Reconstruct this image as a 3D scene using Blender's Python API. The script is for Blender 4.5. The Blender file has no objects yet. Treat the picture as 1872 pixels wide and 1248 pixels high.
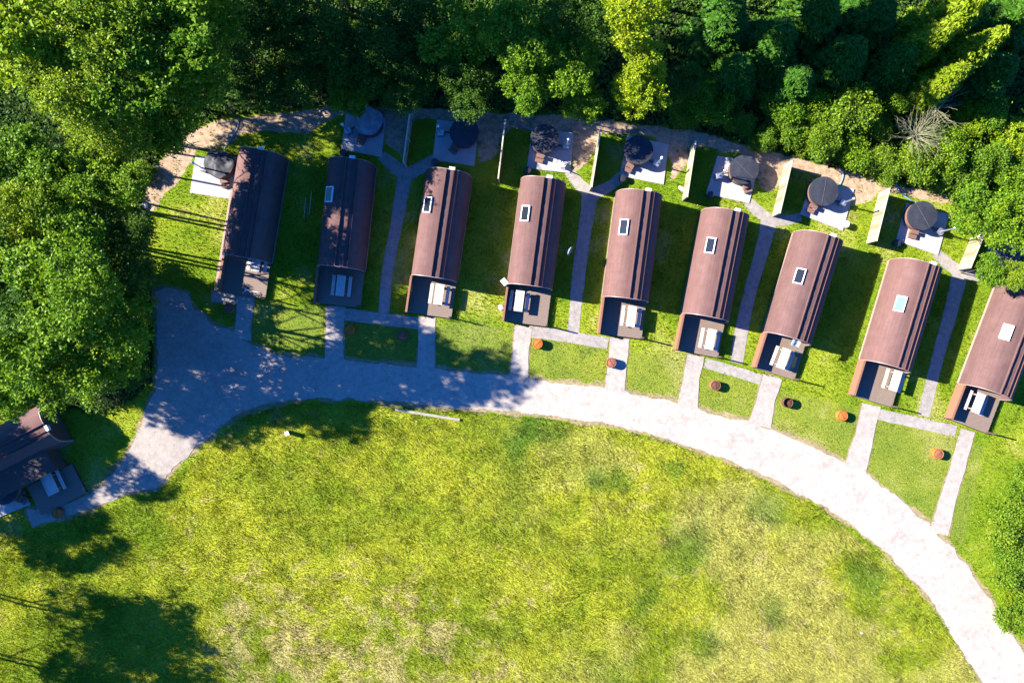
import bpy, bmesh, math, random
import numpy as np
from mathutils import Vector, Matrix
R = math.radians
random.seed(7)
SC = bpy.context.scene
COL = SC.collection

# ------------------------------------------------------------------ camera, world, sun
HC = 60.0            # drone height, metres
S = 24.0             # photograph pixels per metre on the ground
cam = bpy.data.cameras.new('camera'); cam.lens = 24.0 * HC / 1872 * 36; cam.sensor_width = 36
cam.clip_end = 1500; cam.clip_start = 0.5
co = bpy.data.objects.new('camera', cam); COL.objects.link(co); co.location = (0, 0, HC); co.rotation_euler = (0, 0, 0)
SC.camera = co
EL, AZ = R(31), math.atan2(-0.968, 0.245)         # direction TO the sun, clockwise from +Y
w = bpy.data.worlds.new('World'); SC.world = w; w.use_nodes = True
nt = w.node_tree; bg = nt.nodes['Background']; bg.inputs['Strength'].default_value = 0.06
sk = nt.nodes.new('ShaderNodeTexSky'); sk.sky_type = 'NISHITA'; sk.sun_disc = False
sk.sun_elevation = EL; sk.sun_rotation = AZ; sk.ozone_density = 10.0; sk.dust_density = 0.2; sk.air_density = 1.0
mx = nt.nodes.new('ShaderNodeMix'); mx.data_type = 'RGBA'; mx.blend_type = 'MULTIPLY'; mx.inputs[0].default_value = 1.0
mx.inputs[7].default_value = (.28, .86, 1.5, 1)     # deep clear sky, white balance of the photograph
nt.links.new(sk.outputs[0], mx.inputs[6]); nt.links.new(mx.outputs[2], bg.inputs['Color'])
sl = bpy.data.lights.new('sun', 'SUN'); sl.energy = 5.0; sl.angle = R(0.5); sl.color = (1.0, 0.93, 0.84)
so = bpy.data.objects.new('sun', sl); COL.objects.link(so)
tosun = Vector((math.sin(AZ) * math.cos(EL), math.cos(AZ) * math.cos(EL), math.sin(EL)))
so.rotation_euler = (-tosun).to_track_quat('-Z', 'Y').to_euler(); so.location = (-60, 15, 50)
SC.view_settings.view_transform = 'Standard'; SC.view_settings.look = 'None'
SC.view_settings.exposure = 2.3; SC.view_settings.gamma = 1

# ------------------------------------------------------------------ helpers
def at(px, py, z=0.0):
    """surveyed position (in photo pixels) of a point standing z metres high -> metres"""
    k = (HC - z) / HC / S
    return ((px - 936) * k, (624 - py) * k, z)
def P2(px, py, z=0.0):
    a = at(px, py, z); return (a[0], a[1])

class MB:
    def __init__(s): s.v = []; s.f = []
    def add(s, vs, fs):
        n = len(s.v); s.v += [tuple(v) for v in vs]; s.f += [tuple(i + n for i in f) for f in fs]
    def box(s, x0, x1, y0, y1, z0, z1, M=None):
        vs = [Vector((x, y, z)) for z in (z0, z1) for y in (y0, y1) for x in (x0, x1)]
        if M is not None: vs = [M @ v for v in vs]
        s.add(vs, [(0, 2, 3, 1), (4, 5, 7, 6), (0, 1, 5, 4), (2, 6, 7, 3), (0, 4, 6, 2), (1, 3, 7, 5)])
    def cbox(s, c, d, M=None, rz=0, rx=0, ry=0):
        T = Matrix.Translation(c) @ Matrix.Rotation(rz, 4, 'Z') @ Matrix.Rotation(ry, 4, 'Y') @ Matrix.Rotation(rx, 4, 'X')
        if M is not None: T = M @ T
        s.box(-d[0]/2, d[0]/2, -d[1]/2, d[1]/2, -d[2]/2, d[2]/2, T)
    def tube(s, pts, rad, n=8, cap=True):
        pts = [Vector(p) for p in pts]
        if not hasattr(rad, '__len__'): rad = [rad] * len(pts)
        rings = []
        for i, p in enumerate(pts):
            d = (pts[min(i+1, len(pts)-1)] - pts[max(i-1, 0)])
            if d.length < 1e-9: d = Vector((0, 0, 1))
            d.normalize()
            a = d.orthogonal().normalized() if i == 0 else (prev - d * prev.dot(d)).normalized()
            prev = a; b = d.cross(a)
            rings.append([p + (a * math.cos(t) + b * math.sin(t)) * rad[i] for t in [2*math.pi*k/n for k in range(n)]])
        vs = [v for r in rings for v in r]; fs = []
        for i in range(len(pts)-1):
            for k in range(n):
                k2 = (k+1) % n
                fs.append((i*n+k, i*n+k2, (i+1)*n+k2, (i+1)*n+k))
        if cap:
            fs.append(tuple(range(n-1, -1, -1))); fs.append(tuple((len(pts)-1)*n+k for k in range(n)))
        s.add(vs, fs)
    def lathe(s, prof, n=40, c=(0, 0, 0), a0=0, cap_top=True, cap_bot=True):
        vs = []; fs = []
        for (r, z) in prof:
            for k in range(n):
                t = 2*math.pi*k/n + a0
                vs.append((c[0]+r*math.cos(t), c[1]+r*math.sin(t), c[2]+z))
        for i in range(len(prof)-1):
            for k in range(n):
                k2 = (k+1) % n
                fs.append((i*n+k, i*n+k2, (i+1)*n+k2, (i+1)*n+k))
        if cap_bot: fs.append(tuple(range(n-1, -1, -1)))
        if cap_top: fs.append(tuple((len(prof)-1)*n+k for k in range(n)))
        s.add(vs, fs)
    def build(s, name, mat, parent=None, smooth=False, bevel=0):
        me = bpy.data.meshes.new(name); me.from_pydata(s.v, [], s.f); me.update()
        if smooth:
            me.polygons.foreach_set('use_smooth', [True]*len(me.polygons))
        o = bpy.data.objects.new(name, me); COL.objects.link(o)
        if mat: me.materials.append(mat)
        if smooth:
            try: me.set_sharp_from_angle(angle=R(40))
            except Exception: pass
        if parent: o.parent = parent
        if bevel:
            b = o.modifiers.new('bevel', 'BEVEL'); b.width = bevel; b.segments = 2; b.limit_method = 'ANGLE'
        return o

def tag(o, label, cat, group=None):
    o['label'] = label; o['category'] = cat
    if group: o['group'] = group
    return o
def thing(name, label, cat, loc, rz=0, group=None):
    o = bpy.data.objects.new(name, None); COL.objects.link(o); o.empty_display_size = 0.3
    o.location = loc; o.rotation_euler = (0, 0, rz); return tag(o, label, cat, group)
def copy_tree(o, parent=None):
    c = o.copy(); COL.objects.link(c); c.parent = parent
    for ch in list(o.children): copy_tree(ch, c)
    return c
def structure(o, kind='structure'): o['kind'] = kind; return o

# ---- noise on arrays
def vnoise(x, y, seed=0):
    xi = np.floor(x).astype(np.int64); yi = np.floor(y).astype(np.int64); fx = x-xi; fy = y-yi
    fx = fx*fx*(3-2*fx); fy = fy*fy*(3-2*fy)
    def h(a, b):
        n = (a*374761393 + b*668265263 + seed*1442695041) & 0xffffffff
        n = ((n ^ (n >> 13))*1274126177) & 0xffffffff
        return ((n ^ (n >> 16)) & 0xffff)/65535.0
    return (h(xi, yi)*(1-fx)+h(xi+1, yi)*fx)*(1-fy) + (h(xi, yi+1)*(1-fx)+h(xi+1, yi+1)*fx)*fy
def fbm(x, y, s, seed=0, o=4):
    t = 0; a = .5; n = 0
    for k in range(o): t = t + a*vnoise(x/s, y/s, seed+k*17); n += a; a *= .5; s = s/2.03
    return t/n
def sstep(a, b, x): t = np.clip((x-a)/(b-a), 0, 1); return t*t*(3-2*t)
def inpoly(x, y, poly):
    ins = np.zeros(x.shape, bool); n = len(poly)
    for i in range(n):
        x0, y0 = poly[i]; x1, y1 = poly[(i+1) % n]
        if y0 == y1: continue
        c = ((y0 > y) != (y1 > y)) & (x < (x1-x0)*(y-y0)/(y1-y0)+x0)
        ins ^= c
    return ins

# ------------------------------------------------------------------ materials
class NM:
    def __init__(s, name):
        s.m = bpy.data.materials.new(name); s.m.use_nodes = True; s.t = s.m.node_tree
        s.b = s.t.nodes['Principled BSDF']; s.out = s.t.nodes['Material Output']
    def n(s, t, **k):
        o = s.t.nodes.new(t)
        for a, v in k.items(): setattr(o, a, v)
        return o
    def l(s, a, b): s.t.links.new(a, b)
    def pos(s, obj=True):
        tc = s.n('ShaderNodeTexCoord'); return tc.outputs['Object']
    def noise(s, scale, detail=4, rough=.6, vec=None, stretch=None):
        v = vec or s.pos()
        if stretch:
            mp = s.n('ShaderNodeMapping'); mp.inputs['Scale'].default_value = stretch; s.l(v, mp.inputs['Vector']); v = mp.outputs[0]
        n = s.n('ShaderNodeTexNoise'); n.inputs['Scale'].default_value = scale; n.inputs['Detail'].default_value = detail
        n.inputs['Roughness'].default_value = rough; s.l(v, n.inputs['Vector']); return n.outputs['Fac']
    def ramp(s, fac, stops):
        r = s.n('ShaderNodeValToRGB'); e = r.color_ramp.elements
        while len(e) < len(stops): e.new(0.5)
        for q, (p, c) in zip(e, stops): q.position = p; q.color = (*c, 1)
        s.l(fac, r.inputs['Fac']); return r.outputs['Color']
    def mix(s, a, b, fac, mode='MIX'):
        m = s.n('ShaderNodeMix', data_type='RGBA', blend_type=mode)
        for sock, v in ((m.inputs[6], a), (m.inputs[7], b), (m.inputs[0], fac)):
            if hasattr(v, 'is_linked'): s.l(v, sock)
            else: sock.default_value = (*v, 1) if isinstance(v, tuple) else v
        return m.outputs[2]
    def bump(s, h, strength=.4, dist=.02):
        b = s.n('ShaderNodeBump'); b.inputs['Strength'].default_value = strength; b.inputs['Distance'].default_value = dist
        s.l(h, b.inputs['Height']); s.l(b.outputs[0], s.b.inputs['Normal'])
    def base(s, c):
        if hasattr(c, 'is_linked'): s.l(c, s.b.inputs['Base Color'])
        else: s.b.inputs['Base Color'].default_value = (*c, 1)
    def done(s, rough=.8, metal=0, spec=.3):
        s.b.inputs['Roughness'].default_value = rough; s.b.inputs['Metallic'].default_value = metal
        s.b.inputs['Specular IOR Level'].default_value = spec; return s.m

K = .71                      # everything is exposed for its own shade side, so base colours stay low
def kk(*cs): return [tuple(v*K for v in c) for c in cs]
def noisy(name, c0, c1, scale=6, rough=.8, metal=0, spec=.3, bump=0, stretch=None, bd=.02):
    c0, c1 = kk(c0, c1); q = NM(name); f = q.noise(scale, 5, .62, stretch=stretch); q.base(q.ramp(f, [(.3, c0), (.7, c1)]))
    if bump: q.bump(f, bump, bd)
    return q.done(rough, metal, spec)

M = {}
M['timber'] = noisy('weathered_deck_board', (.16, .115, .085), (.27, .20, .155), 5, .75, 0, .3, .3, (1.0, 14, 14))
M['panel'] = noisy('stained_cedar_panel', (.19, .085, .05), (.29, .135, .08), 6, .7, 0, .3, .3, (3, 1, 14))
M['darkwood'] = noisy('dark_stained_wood', (.05, .032, .025), (.10, .065, .05), 6, .7, 0, .3, .3, (2, 2, 12))
M['fence'] = noisy('pale_fence_timber', (.50, .42, .28), (.66, .58, .42), 5, .8, 0, .2, .3, (12, 1, 1))
q = NM('pale_fence_boards'); g_ = q.n('ShaderNodeNewGeometry'); f = q.noise(4, 4, .6, stretch=(1, 8, .6))
q.base(q.mix(q.ramp(g_.outputs['Random Per Island'], [(0, (.13, .105, .06)), (.5, (.23, .20, .13)), (1, (.30, .265, .18))]), q.ramp(f, [(.3, (.8, .8, .8)), (.7, (1.1, 1.1, 1.1))]), .8, 'MULTIPLY')); M['fenceboard'] = q.done(.8, 0, .2)
M['table'] = noisy('bleached_table_wood', (.42, .38, .34), (.62, .58, .53), 4, .7, 0, .3, .2, (14, 1, 10))
M['tub'] = noisy('tub_stave_wood', (.13, .07, .052), (.24, .135, .10), 5, .65, 0, .3, .3, (10, 10, 1.2))
M['metal'] = noisy('brushed_steel', (.45, .47, .50), (.62, .64, .68), 30, .35, .8, .5)
M['blackmetal'] = noisy('black_metal', (.015, .015, .018), (.03, .03, .035), 20, .5, .3, .4)
M['white'] = noisy('white_plastic', (.62, .62, .62), (.78, .78, .77), 12, .45, 0, .5)
M['greybox'] = noisy('grey_plastic', (.20, .24, .27), (.30, .34, .38), 12, .5, 0, .5)
M['black'] = noisy('black_plastic', (.012, .013, .017), (.03, .032, .04), 12, .45, 0, .5)
M['seam'] = noisy('worn_seam', (.06, .065, .075), (.14, .15, .165), 12, .6)
M['beam'] = noisy('old_beam', (.20, .19, .14), (.38, .36, .28), 3, .85, 0, .2, .3, (1, 6, 1))
M['hose'] = noisy('blue_hose', (.12, .25, .42), (.2, .36, .55), 12, .4, 0, .5)
M['trim'] = noisy('roof_edge_trim', (.26, .17, .14), (.38, .27, .23), 12, .5, 0, .5)
M['bark'] = noisy('bark', (.045, .035, .025), (.12, .095, .07), 8, .9, 0, .1, .6, (3, 3, .6))
M['deadwood'] = noisy('bleached_branch', (.15, .15, .08), (.26, .26, .15), 8, .9, 0, .1)
M['stone'] = noisy('pale_stone', (.38, .35, .32), (.62, .58, .54), 4, .9, 0, .2, .5)
M['rust'] = noisy('orange_rust', (.42, .085, .015), (.66, .18, .035), 9, .85, .0, .2, .4)
M['rustdull'] = noisy('dull_brown_rust', (.16, .06, .035), (.34, .13, .075), 7, .85, 0, .2, .4)
M['rustdark'] = noisy('burnt_rust', (.05, .025, .02), (.17, .07, .04), 7, .85, 0, .2, .4)
M['canvas'] = noisy('pale_canvas', (.50, .47, .42), (.66, .63, .58), 6, .9, 0, .2, .3)

q = NM('roof_felt')                       # brown bitumen felt laid in strips
oi_ = q.n('ShaderNodeObjectInfo'); va = q.n('ShaderNodeVectorMath', operation='MULTIPLY_ADD'); va.inputs[1].default_value = (1, 1, 1)
vb = q.n('ShaderNodeVectorMath', operation='SCALE'); vb.inputs[0].default_value = (37, 53, 11); q.l(oi_.outputs['Random'], vb.inputs['Scale']); q.l(q.pos(), va.inputs[0]); q.l(vb.outputs[0], va.inputs[2]); VV = va.outputs[0]
f = q.noise(1.3, 6, .7, vec=VV); f2 = q.noise(60, 3, .7); st = q.noise(1.5, 3, .5, vec=VV, stretch=(7, .3, 7))
wv = q.n('ShaderNodeTexWave', wave_type='BANDS', bands_direction='Y'); wv.inputs['Scale'].default_value = .52; wv.inputs['Distortion'].default_value = .25
wv.inputs['Detail Scale'].default_value = 2; q.l(q.pos(), wv.inputs['Vector'])
seam = q.ramp(wv.outputs['Fac'], [(0, (.80, .80, .80)), (.025, (1, 1, 1))])
c = q.ramp(f, [(.3, (0.0838, 0.0469, 0.0412)), (.72, (0.1122, 0.0653, 0.0589))])
c = q.mix(c, q.ramp(f2, [(.3, (.78, .78, .78)), (.7, (1.15, 1.15, 1.15))]), .6, 'MULTIPLY')
c = q.mix(c, q.ramp(st, [(.32, (.8, .8, .8)), (.62, (1.08, 1.06, 1.05))]), .7, 'MULTIPLY')
c = q.mix(c, q.ramp(oi_.outputs['Random'], [(0, (.90, .91, .93)), (1, (1.08, 1.05, 1.04))]), 1.0, 'MULTIPLY')
q.base(q.mix(c, seam, .3, 'MULTIPLY')); q.bump(f2, .35, .01); M['roof'] = q.done(.85, 0, .12)

q = NM('tub_cover_vinyl'); f = q.noise(1.6, 4, .6); f2 = q.noise(14, 4, .6)
q.base(q.mix(q.ramp(f, [(.3, (0.0128, 0.0142, 0.0192)), (.7, (0.0270, 0.0298, 0.0376))]), q.ramp(f2, [(.35, (.8, .8, .8)), (.7, (1.3, 1.3, 1.3))]), .6, 'MULTIPLY')); q.bump(f, .5, .05); M['cover'] = q.done(.6, 0, .3)
q = NM('tub_tarp_grey'); f = q.noise(1.8, 4, .6); q.base(q.ramp(f, [(.35, (0.0923, 0.0994, 0.1100)), (.65, (0.2130, 0.2201, 0.2343))])); q.bump(f, .6, .08); M['tarp'] = q.done(.45, 0, .5)
q = NM('concrete'); f = q.noise(1.1, 6, .65); f2 = q.noise(25, 4, .7)
c = q.ramp(f, [(.3, (0.2556, 0.2449, 0.2343)), (.7, (0.3266, 0.3160, 0.3053))]); q.base(q.mix(c, q.ramp(f2, [(.3, (.85, .85, .85)), (.7, (1.05, 1.05, 1.05))]), .6, 'MULTIPLY')); q.bump(f2, .2, .005); M['concrete'] = q.done(.85, 0, .2)

def gravel(name, c0, c1, c2, ruts=False):
    c0, c1, c2 = kk(c0, c1, c2); q = NM(name); big = q.noise(.35, 5, .6); mid = q.noise(2.6, 6, .7); fine = q.noise(22, 5, .75)
    c = q.ramp(mid, [(.28, c0), (.5, c1), (.72, c2)])
    c = q.mix(c, q.ramp(big, [(.3, (.82, .82, .84)), (.7, (1.08, 1.06, 1.04))]), .8, 'MULTIPLY')
    c = q.mix(c, q.ramp(fine, [(.3, (.62, .62, .64)), (.62, (1.15, 1.15, 1.15))]), .7, 'MULTIPLY')
    if ruts:      # greyer crushed stone laid at the west end of the track
        sx = q.n('ShaderNodeSeparateXYZ'); q.l(q.pos(), sx.inputs[0]); mr = q.n('ShaderNodeMapRange'); mr.inputs[1].default_value = -24; mr.inputs[2].default_value = 2; q.l(sx.outputs[0], mr.inputs[0])
        c = q.mix(c, q.ramp(mr.outputs[0], [(0, (.80, .80, .81)), (1, (1, 1, 1))]), 1.0, 'MULTIPLY')
        st = q.noise(1.1, 5, .7); c = q.mix(c, q.ramp(st, [(.34, (.82, .80, .77)), (.5, (1, 1, 1))]), .8, 'MULTIPLY')
    q.base(c); q.bump(fine, .6, .02); return q.done(.95, 0, .1)
M['road'] = gravel('limestone_track', (.36, .315, .26), (.445, .395, .33), (.53, .475, .40), True)
M['path'] = gravel('grey_gravel', (.23, .21, .18), (.32, .292, .255), (.41, .375, .33))
M['drive'] = gravel('pale_gravel', (.30, .262, .215), (.39, .345, .29), (.48, .43, .365))
M['soil'] = gravel('bare_soil', (.20, .13, .075), (.40, .285, .18), (.55, .42, .29))
M['verge'] = gravel('trodden_verge', (.17, .16, .05), (.30, .24, .12), (.42, .32, .19))

def leafmat(name, cols, trans=.35, rough=.55, attr=None, spec=.12):
    cols = kk(*cols); q = NM(name); g = q.n('ShaderNodeNewGeometry'); oi = q.n('ShaderNodeObjectInfo')
    r = q.ramp(g.outputs['Random Per Island'], [(i/(len(cols)-1), c) for i, c in enumerate(cols)])
    if attr:
        a = q.n('ShaderNodeAttribute'); a.attribute_name = attr
        r = q.mix(a.outputs['Color'], q.ramp(g.outputs['Random Per Island'], [(0, (.6, .6, .6)), (1, (1.35, 1.35, 1.35))]), 1.0, 'MULTIPLY')
    else:
        n = q.noise(.55, 3, .6)
        r = q.mix(r, q.ramp(n, [(.3, (.72, .85, .8)), (.7, (1.25, 1.12, .9))]), .8, 'MULTIPLY')
        v = q.ramp(oi.outputs['Random'], [(0, (.82, .9, .9)), (1, (1.18, 1.08, 1.0))]); r = q.mix(r, v, 1.0, 'MULTIPLY')
    q.base(r); m = q.done(rough, 0, spec)
    tr = q.n('ShaderNodeBsdfTranslucent'); q.l(q.mix(r, (1.25, 1.2, .45), 1.0, 'MULTIPLY'), tr.inputs['Color'])
    ms = q.n('ShaderNodeMixShader'); ms.inputs[0].default_value = trans
    q.l(q.b.outputs[0], ms.inputs[1]); q.l(tr.outputs[0], ms.inputs[2]); q.l(ms.outputs[0], q.out.inputs['Surface'])
    return m
M['leaf_mid'] = leafmat('leaf_mid_green', [(.080, .185, .010), (.15, .285, .014), (.26, .40, .024)])
M['leaf_yel'] = leafmat('leaf_yellow_green', [(.17, .29, .010), (.26, .38, .014), (.38, .46, .024)])
M['leaf_oak'] = leafmat('leaf_olive_green', [(.13, .23, .012), (.20, .32, .018), (.31, .43, .032)])
M['leaf_dark'] = leafmat('leaf_dark_green', [(.035, .095, .012), (.06, .14, .015), (.09, .19, .02)])
M['needle'] = leafmat('needle_dark_green', [(.035, .11, .010), (.055, .155, .012), (.08, .20, .016)], .15)
M['needle_yel'] = leafmat('needle_yellow_green', [(.17, .27, .010), (.24, .34, .014), (.32, .40, .02)], .3)
M['leaf_shrub'] = leafmat('leaf_fresh_green', [(.10, .20, .012), (.15, .27, .018), (.23, .34, .03)])
M['grass'] = leafmat('grass_blades', [(.1, .2, .02), (.1, .2, .02)], .42, .7, 'tint', .1)
q = NM('ground_turf'); a = q.n('ShaderNodeAttribute'); a.attribute_name = 'tint'; f = q.noise(9, 6, .75); f2 = q.noise(2.2, 5, .7)
c = q.mix(a.outputs['Color'], q.ramp(f, [(.3, (.5, .55, .5)), (.68, (1.25, 1.2, 1.2))]), .9, 'MULTIPLY')
c = q.mix(c, q.ramp(f2, [(.3, (.75, .85, .8)), (.7, (1.2, 1.12, 1.1))]), .8, 'MULTIPLY')
q.base(c); q.bump(f, .9, .06); M['ground'] = q.done(.95, 0, .1)

q = NM('dark_glass'); q.base((.012, .015, .022)); M['glass'] = q.done(.04, 0, .2)
q = NM('blue_glass'); q.base((.10, .22, .50)); M['glassblue'] = q.done(.05, 0, .4)
q = NM('pale_blind_glass'); q.base((.62, .64, .66)); M['glasspale'] = q.done(.2, 0, .6)

# ------------------------------------------------------------------ layout polygons (ground, photo pixels)
ROAD = [(281,532),(300,524),(330,527),(346,536),(361,562),(387,588),(424,601),(456,625),(500,644),(550,650),(600,653),(640,656),(700,661),(765,667),(800,669),(880,681),(935,685),(962,688),(1040,697),(1106,705),(1140,711),(1239,734),(1275,744),(1372,769),(1410,782),(1470,806),(1548,845),(1583,864),(1650,912),(1700,954),(1730,985),(1770,1032),(1810,1090),(1850,1155),(1885,1205),(1925,1290),
        (1960,1400),(1870,1420),(1830,1330),(1800,1260),(1778,1225),(1755,1188),(1720,1130),(1680,1075),(1620,1012),(1560,965),(1500,926),(1430,888),(1360,857),(1300,832),(1200,797),(1100,775),(1000,763),(940,757),(850,750),(800,745),(720,738),(640,732),(560,731),(500,738),(450,753),(415,774),(395,793),(360,820),(320,858),(290,893),(262,897),(230,905),(180,926),(130,945),(95,955),(60,965),(48,945),(45,928),(80,922),(120,915),(160,901),(190,880),(210,855),(230,831),(250,790),(265,745),(281,712),(284,690),(286,640),(282,600)]
SOIL = [(245,335),(290,290),(345,245),(400,216),(500,211),(620,192),(760,198),(900,206),(1050,214),(1150,226),(1250,236),(1350,262),(1420,279),(1500,300),(1600,330),(1690,347),(1745,356),(1742,374),(1690,366),(1645,352),(1612,350),(1585,372),(1556,377),(1545,342),(1500,322),(1452,306),(1430,316),(1424,338),(1405,350),(1388,345),(1384,296),(1340,278),(1275,268),(1256,300),(1226,330),(1222,280),(1190,252),(1100,240),(1090,268),(1068,300),(1048,322),(1046,250),(1000,238),(935,232),(922,246),(905,285),(874,300),(872,238),(835,222),(758,216),(742,262),(735,290),(704,262),(700,218),(640,208),(600,224),(560,246),(500,240),(450,243),(420,262),(360,275),(345,300),(332,330),(300,352),(288,385),(275,392),(262,372)]
PADS = [[(358,286),(436,288),(421,364),(348,353)],
        [(633,207),(706,216),(698,288),(624,274)],
        [(799,219),(876,229),(867,304),(791,293)],
        [(973,236),(1049,243),(1042,317),(963,308)],
        [(1146,248),(1222,264),(1213,338),(1133,322)],
        [(1311,285),(1388,299),(1369,372),(1290,355)],
        [(1485,327),(1561,346),(1540,422),(1462,392)],
        [(1656,371),(1734,392),(1714,467),(1637,440)],
        [(1812,425),(1885,445),(1866,518),(1795,492)],
        [(-45,880),(30,868),(57,921),(-25,955)]]
FRONT = [(400,548),(570,560),(740,580),(920,600),(1100,628),(1240,660),(1380,700),(1560,745),(1740,797),(1800,815),(1760,1000),(1700,954),(1583,864),(1410,782),(1140,711),(880,681),(600,653),(456,625)]
FOREST = [(-900,-700),(2800,-700),(2800,560),(1880,540),(1830,470),(1745,362),(1600,328),(1420,280),(1250,236),(1050,212),(900,203),(620,190),(400,212),(340,242),(245,325),(272,400),(276,530),(278,700),(236,735),(170,760),(140,745),(0,742),(-900,742)]
def stripp(pts, wdt):
    L = []; Rr = []
    pts = [Vector(p) for p in pts]
    if not hasattr(wdt, '__len__'): wdt = [wdt]*len(pts)
    for i, p in enumerate(pts):
        d = (pts[min(i+1, len(pts)-1)]-pts[max(i-1, 0)]).normalized(); n = Vector((-d.y, d.x))*wdt[i]/2
        L.append(tuple(p+n)); Rr.append(tuple(p-n))
    return L+Rr[::-1]
STEMS = [stripp([(741,312),(736,345),(729,385),(721,430),(711,480),(705,520),(702,572)], [28,24,23,22,21,20,20]),
         stripp([(1080,350),(1075,380),(1069,425),(1062,470),(1056,520),(1052,560),(1048,608)], [32,26,24,24,24,22,22]),
         stripp([(1408,398),(1400,430),(1388,475),(1372,530),(1360,580),(1353,620),(1346,664)], [32,26,24,23,23,24,24]),
         stripp([(1757,492),(1748,530),(1734,585),(1720,630),(1708,680),(1698,720),(1688,760)], [30,26,24,23,22,22,22])]
ARMS = [stripp([(697,284),(716,300),(742,320)], [18,24,26]), stripp([(797,290),(776,303),(740,322)], [20,22,24]),
        stripp([(1038,312),(1056,334),(1082,358)], [18,22,24]), stripp([(1138,322),(1118,338),(1080,358)], [20,20,22]),
        stripp([(1366,368),(1385,386),(1412,406)], [18,22,22]), stripp([(1464,396),(1446,402),(1410,404)], [16,18,20]),
        stripp([(1710,462),(1730,480),(1758,500)], [18,22,22]), stripp([(1800,500),(1785,506),(1758,498)], [16,18,18])]
BANDS = [stripp([(600,570),(690,582),(775,592)], 22), stripp([(968,606),(1040,615),(1112,628)], 21),
         stripp([(1288,663),(1340,678),(1392,694)], 19), stripp([(1606,757),(1680,773),(1748,788)], 20),
         stripp([(386,541),(410,543),(436,546)], 22)]
DRIVES = [stripp([(450,540),(446,580),(443,622)], [33,30,32]), stripp([(614,560),(612,610),(611,660)], [34,33,36]),
          stripp([(781,580),(780,625),(778,675)], [32,30,34]), stripp([(957,596),(952,640),(948,692)], [32,28,34]),
          stripp([(1133,618),(1128,665),(1123,715)], [36,33,38]), stripp([(1272,650),(1263,695),(1257,745)], [31,30,38]),
          stripp([(1412,688),(1400,730),(1389,778)], [36,34,42]), stripp([(1593,740),(1580,795),(1563,858)], [34,33,42]),
          stripp([(1769,787),(1752,850),(1733,910),(1716,975)], [27,28,30,36])]

# pods: roof ridge north end, roof ridge south end (ridge is 3.0 m up), skylight distance, table, ...
RZ = 2.82
RIDGE = [((466.7,274),(435,468)), ((633.5,294.6),(612.7,486)), ((817,308.7),(788.5,505.5)), ((995.2,324),(969.7,521.3)), ((1176.4,345.3),(1150.5,544.9)),
         ((1339.6,381),(1300.9,579)), ((1514.7,427.7),(1455.2,619)), ((1699.4,476),(1640.6,671)), ((1901,528),(1828,719.8))]
PODS = []
for n_, s_ in RIDGE:
    n2 = Vector(P2(*n_, RZ)); s2 = Vector(P2(*s_, RZ)); d = (n2-s2).normalized()
    PODS.append((s2, math.atan2(-d.x, d.y)))
PL, PA, PH, PZ = 7.9, 1.72, 2.57, 0.25        # roof length, half width, rise, base height
DK = 2.75
def podrect(i, m=0.0):
    s2, rz = PODS[i]; c, sn = math.cos(rz), math.sin(rz); out = []
    for x, y in ((-PA-m, -DK-m), (PA+m, -DK-m), (PA+m, PL+m), (-PA-m, PL+m)):
        out.append((s2.x+c*x-sn*y, s2.y+sn*x+c*y))
    return out
def G(poly): return [P2(*p) for p in poly]
CABIN_D = Vector((.89, .456)).normalized()   # right end of the corner cabin, axis direction (world)

# ------------------------------------------------------------------ ground
def tint(x, y):
    """albedo of turf at x,y (metres) : hue patches of the sward itself"""
    px = x*S+936; py = 624-y*S
    n1 = fbm(x, y, 7, 1); n2 = fbm(x, y, 1.6, 5); n3 = fbm(x+3, y*1.3, 3.2, 9)
    lush = np.array((.150, .245, .010)); yel = np.array((.40, .425, .030)); straw = np.array((.50, .42, .19)); pale = np.array((.44, .415, .10)); dk = np.array((.05, .125, .012))
    t = sstep(.34, .64, .36*n1+.34*n3+.30*n2)[..., None]
    meadow = inpoly(px, py, [(-400,2000),(-400,960),(60,980),(290,900),(400,800),(560,740),(800,750),(1100,780),(1300,835),(1500,930),(1680,1080),(1800,1260),(1850,2000)])
    t = np.where(meadow[..., None], np.clip(t*.75+.25*sstep(250, 1100, px)[..., None]+.12, 0, 1), t*.5)
    c = lush*(1-t)+yel*t
    pr = (sstep(.40, .62, fbm(x, y, 4.5, 71))*sstep(820, 1250, px)*meadow*.8)[..., None]; c = c*(1-pr)+pale*pr
    n4 = fbm(x*.8+y*.5, y*.9-x*.3, .55, 61, 3); s = sstep(.60, .80, n2*.25+n4*.45+n3*.30 + .20*sstep(1010, 1180, py)*sstep(1080, 780, px)*sstep(350, 430, px) + .03*sstep(1150, 1400, px)*sstep(850, 950, py))*meadow
    s = s + (1-meadow)*.45*sstep(.55, .72, n2*.5+n3*.5)
    s = s[..., None]*.75; c = c*(1-s)+straw*s
    for (qx, qy, qr) in ((1580,1055,42),(1415,1128,34),(1290,1178,36),(1140,880,26),(1235,855,20),(960,800,40),(1090,870,26),(1400,930,40),(1180,1090,30),(1010,620,22),(1075,640,16),(870,630,60),(1250,1020,60),(990,790,60),(1150,1260,50),(780,720,40)):
        d = np.hypot(px-qx, py-qy)/qr; k = (sstep(1.25, .35, d+1.1*(n2-.5))*.55)[..., None]; c = c*(1-k)+dk*1.5*k
    f = inpoly(px, py, FRONT)[..., None]; c = np.where(f, c*.6+np.array((.20, .215, .05))*.4, c)
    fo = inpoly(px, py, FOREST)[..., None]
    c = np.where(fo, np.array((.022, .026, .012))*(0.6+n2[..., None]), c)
    return c*K
def spacing():
    a = np.arange(-44, 44.01, .3); b = np.array([48, 56, 70, 95, 140, 220, 400.]); return np.concatenate((-b[::-1], a, b))
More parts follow.
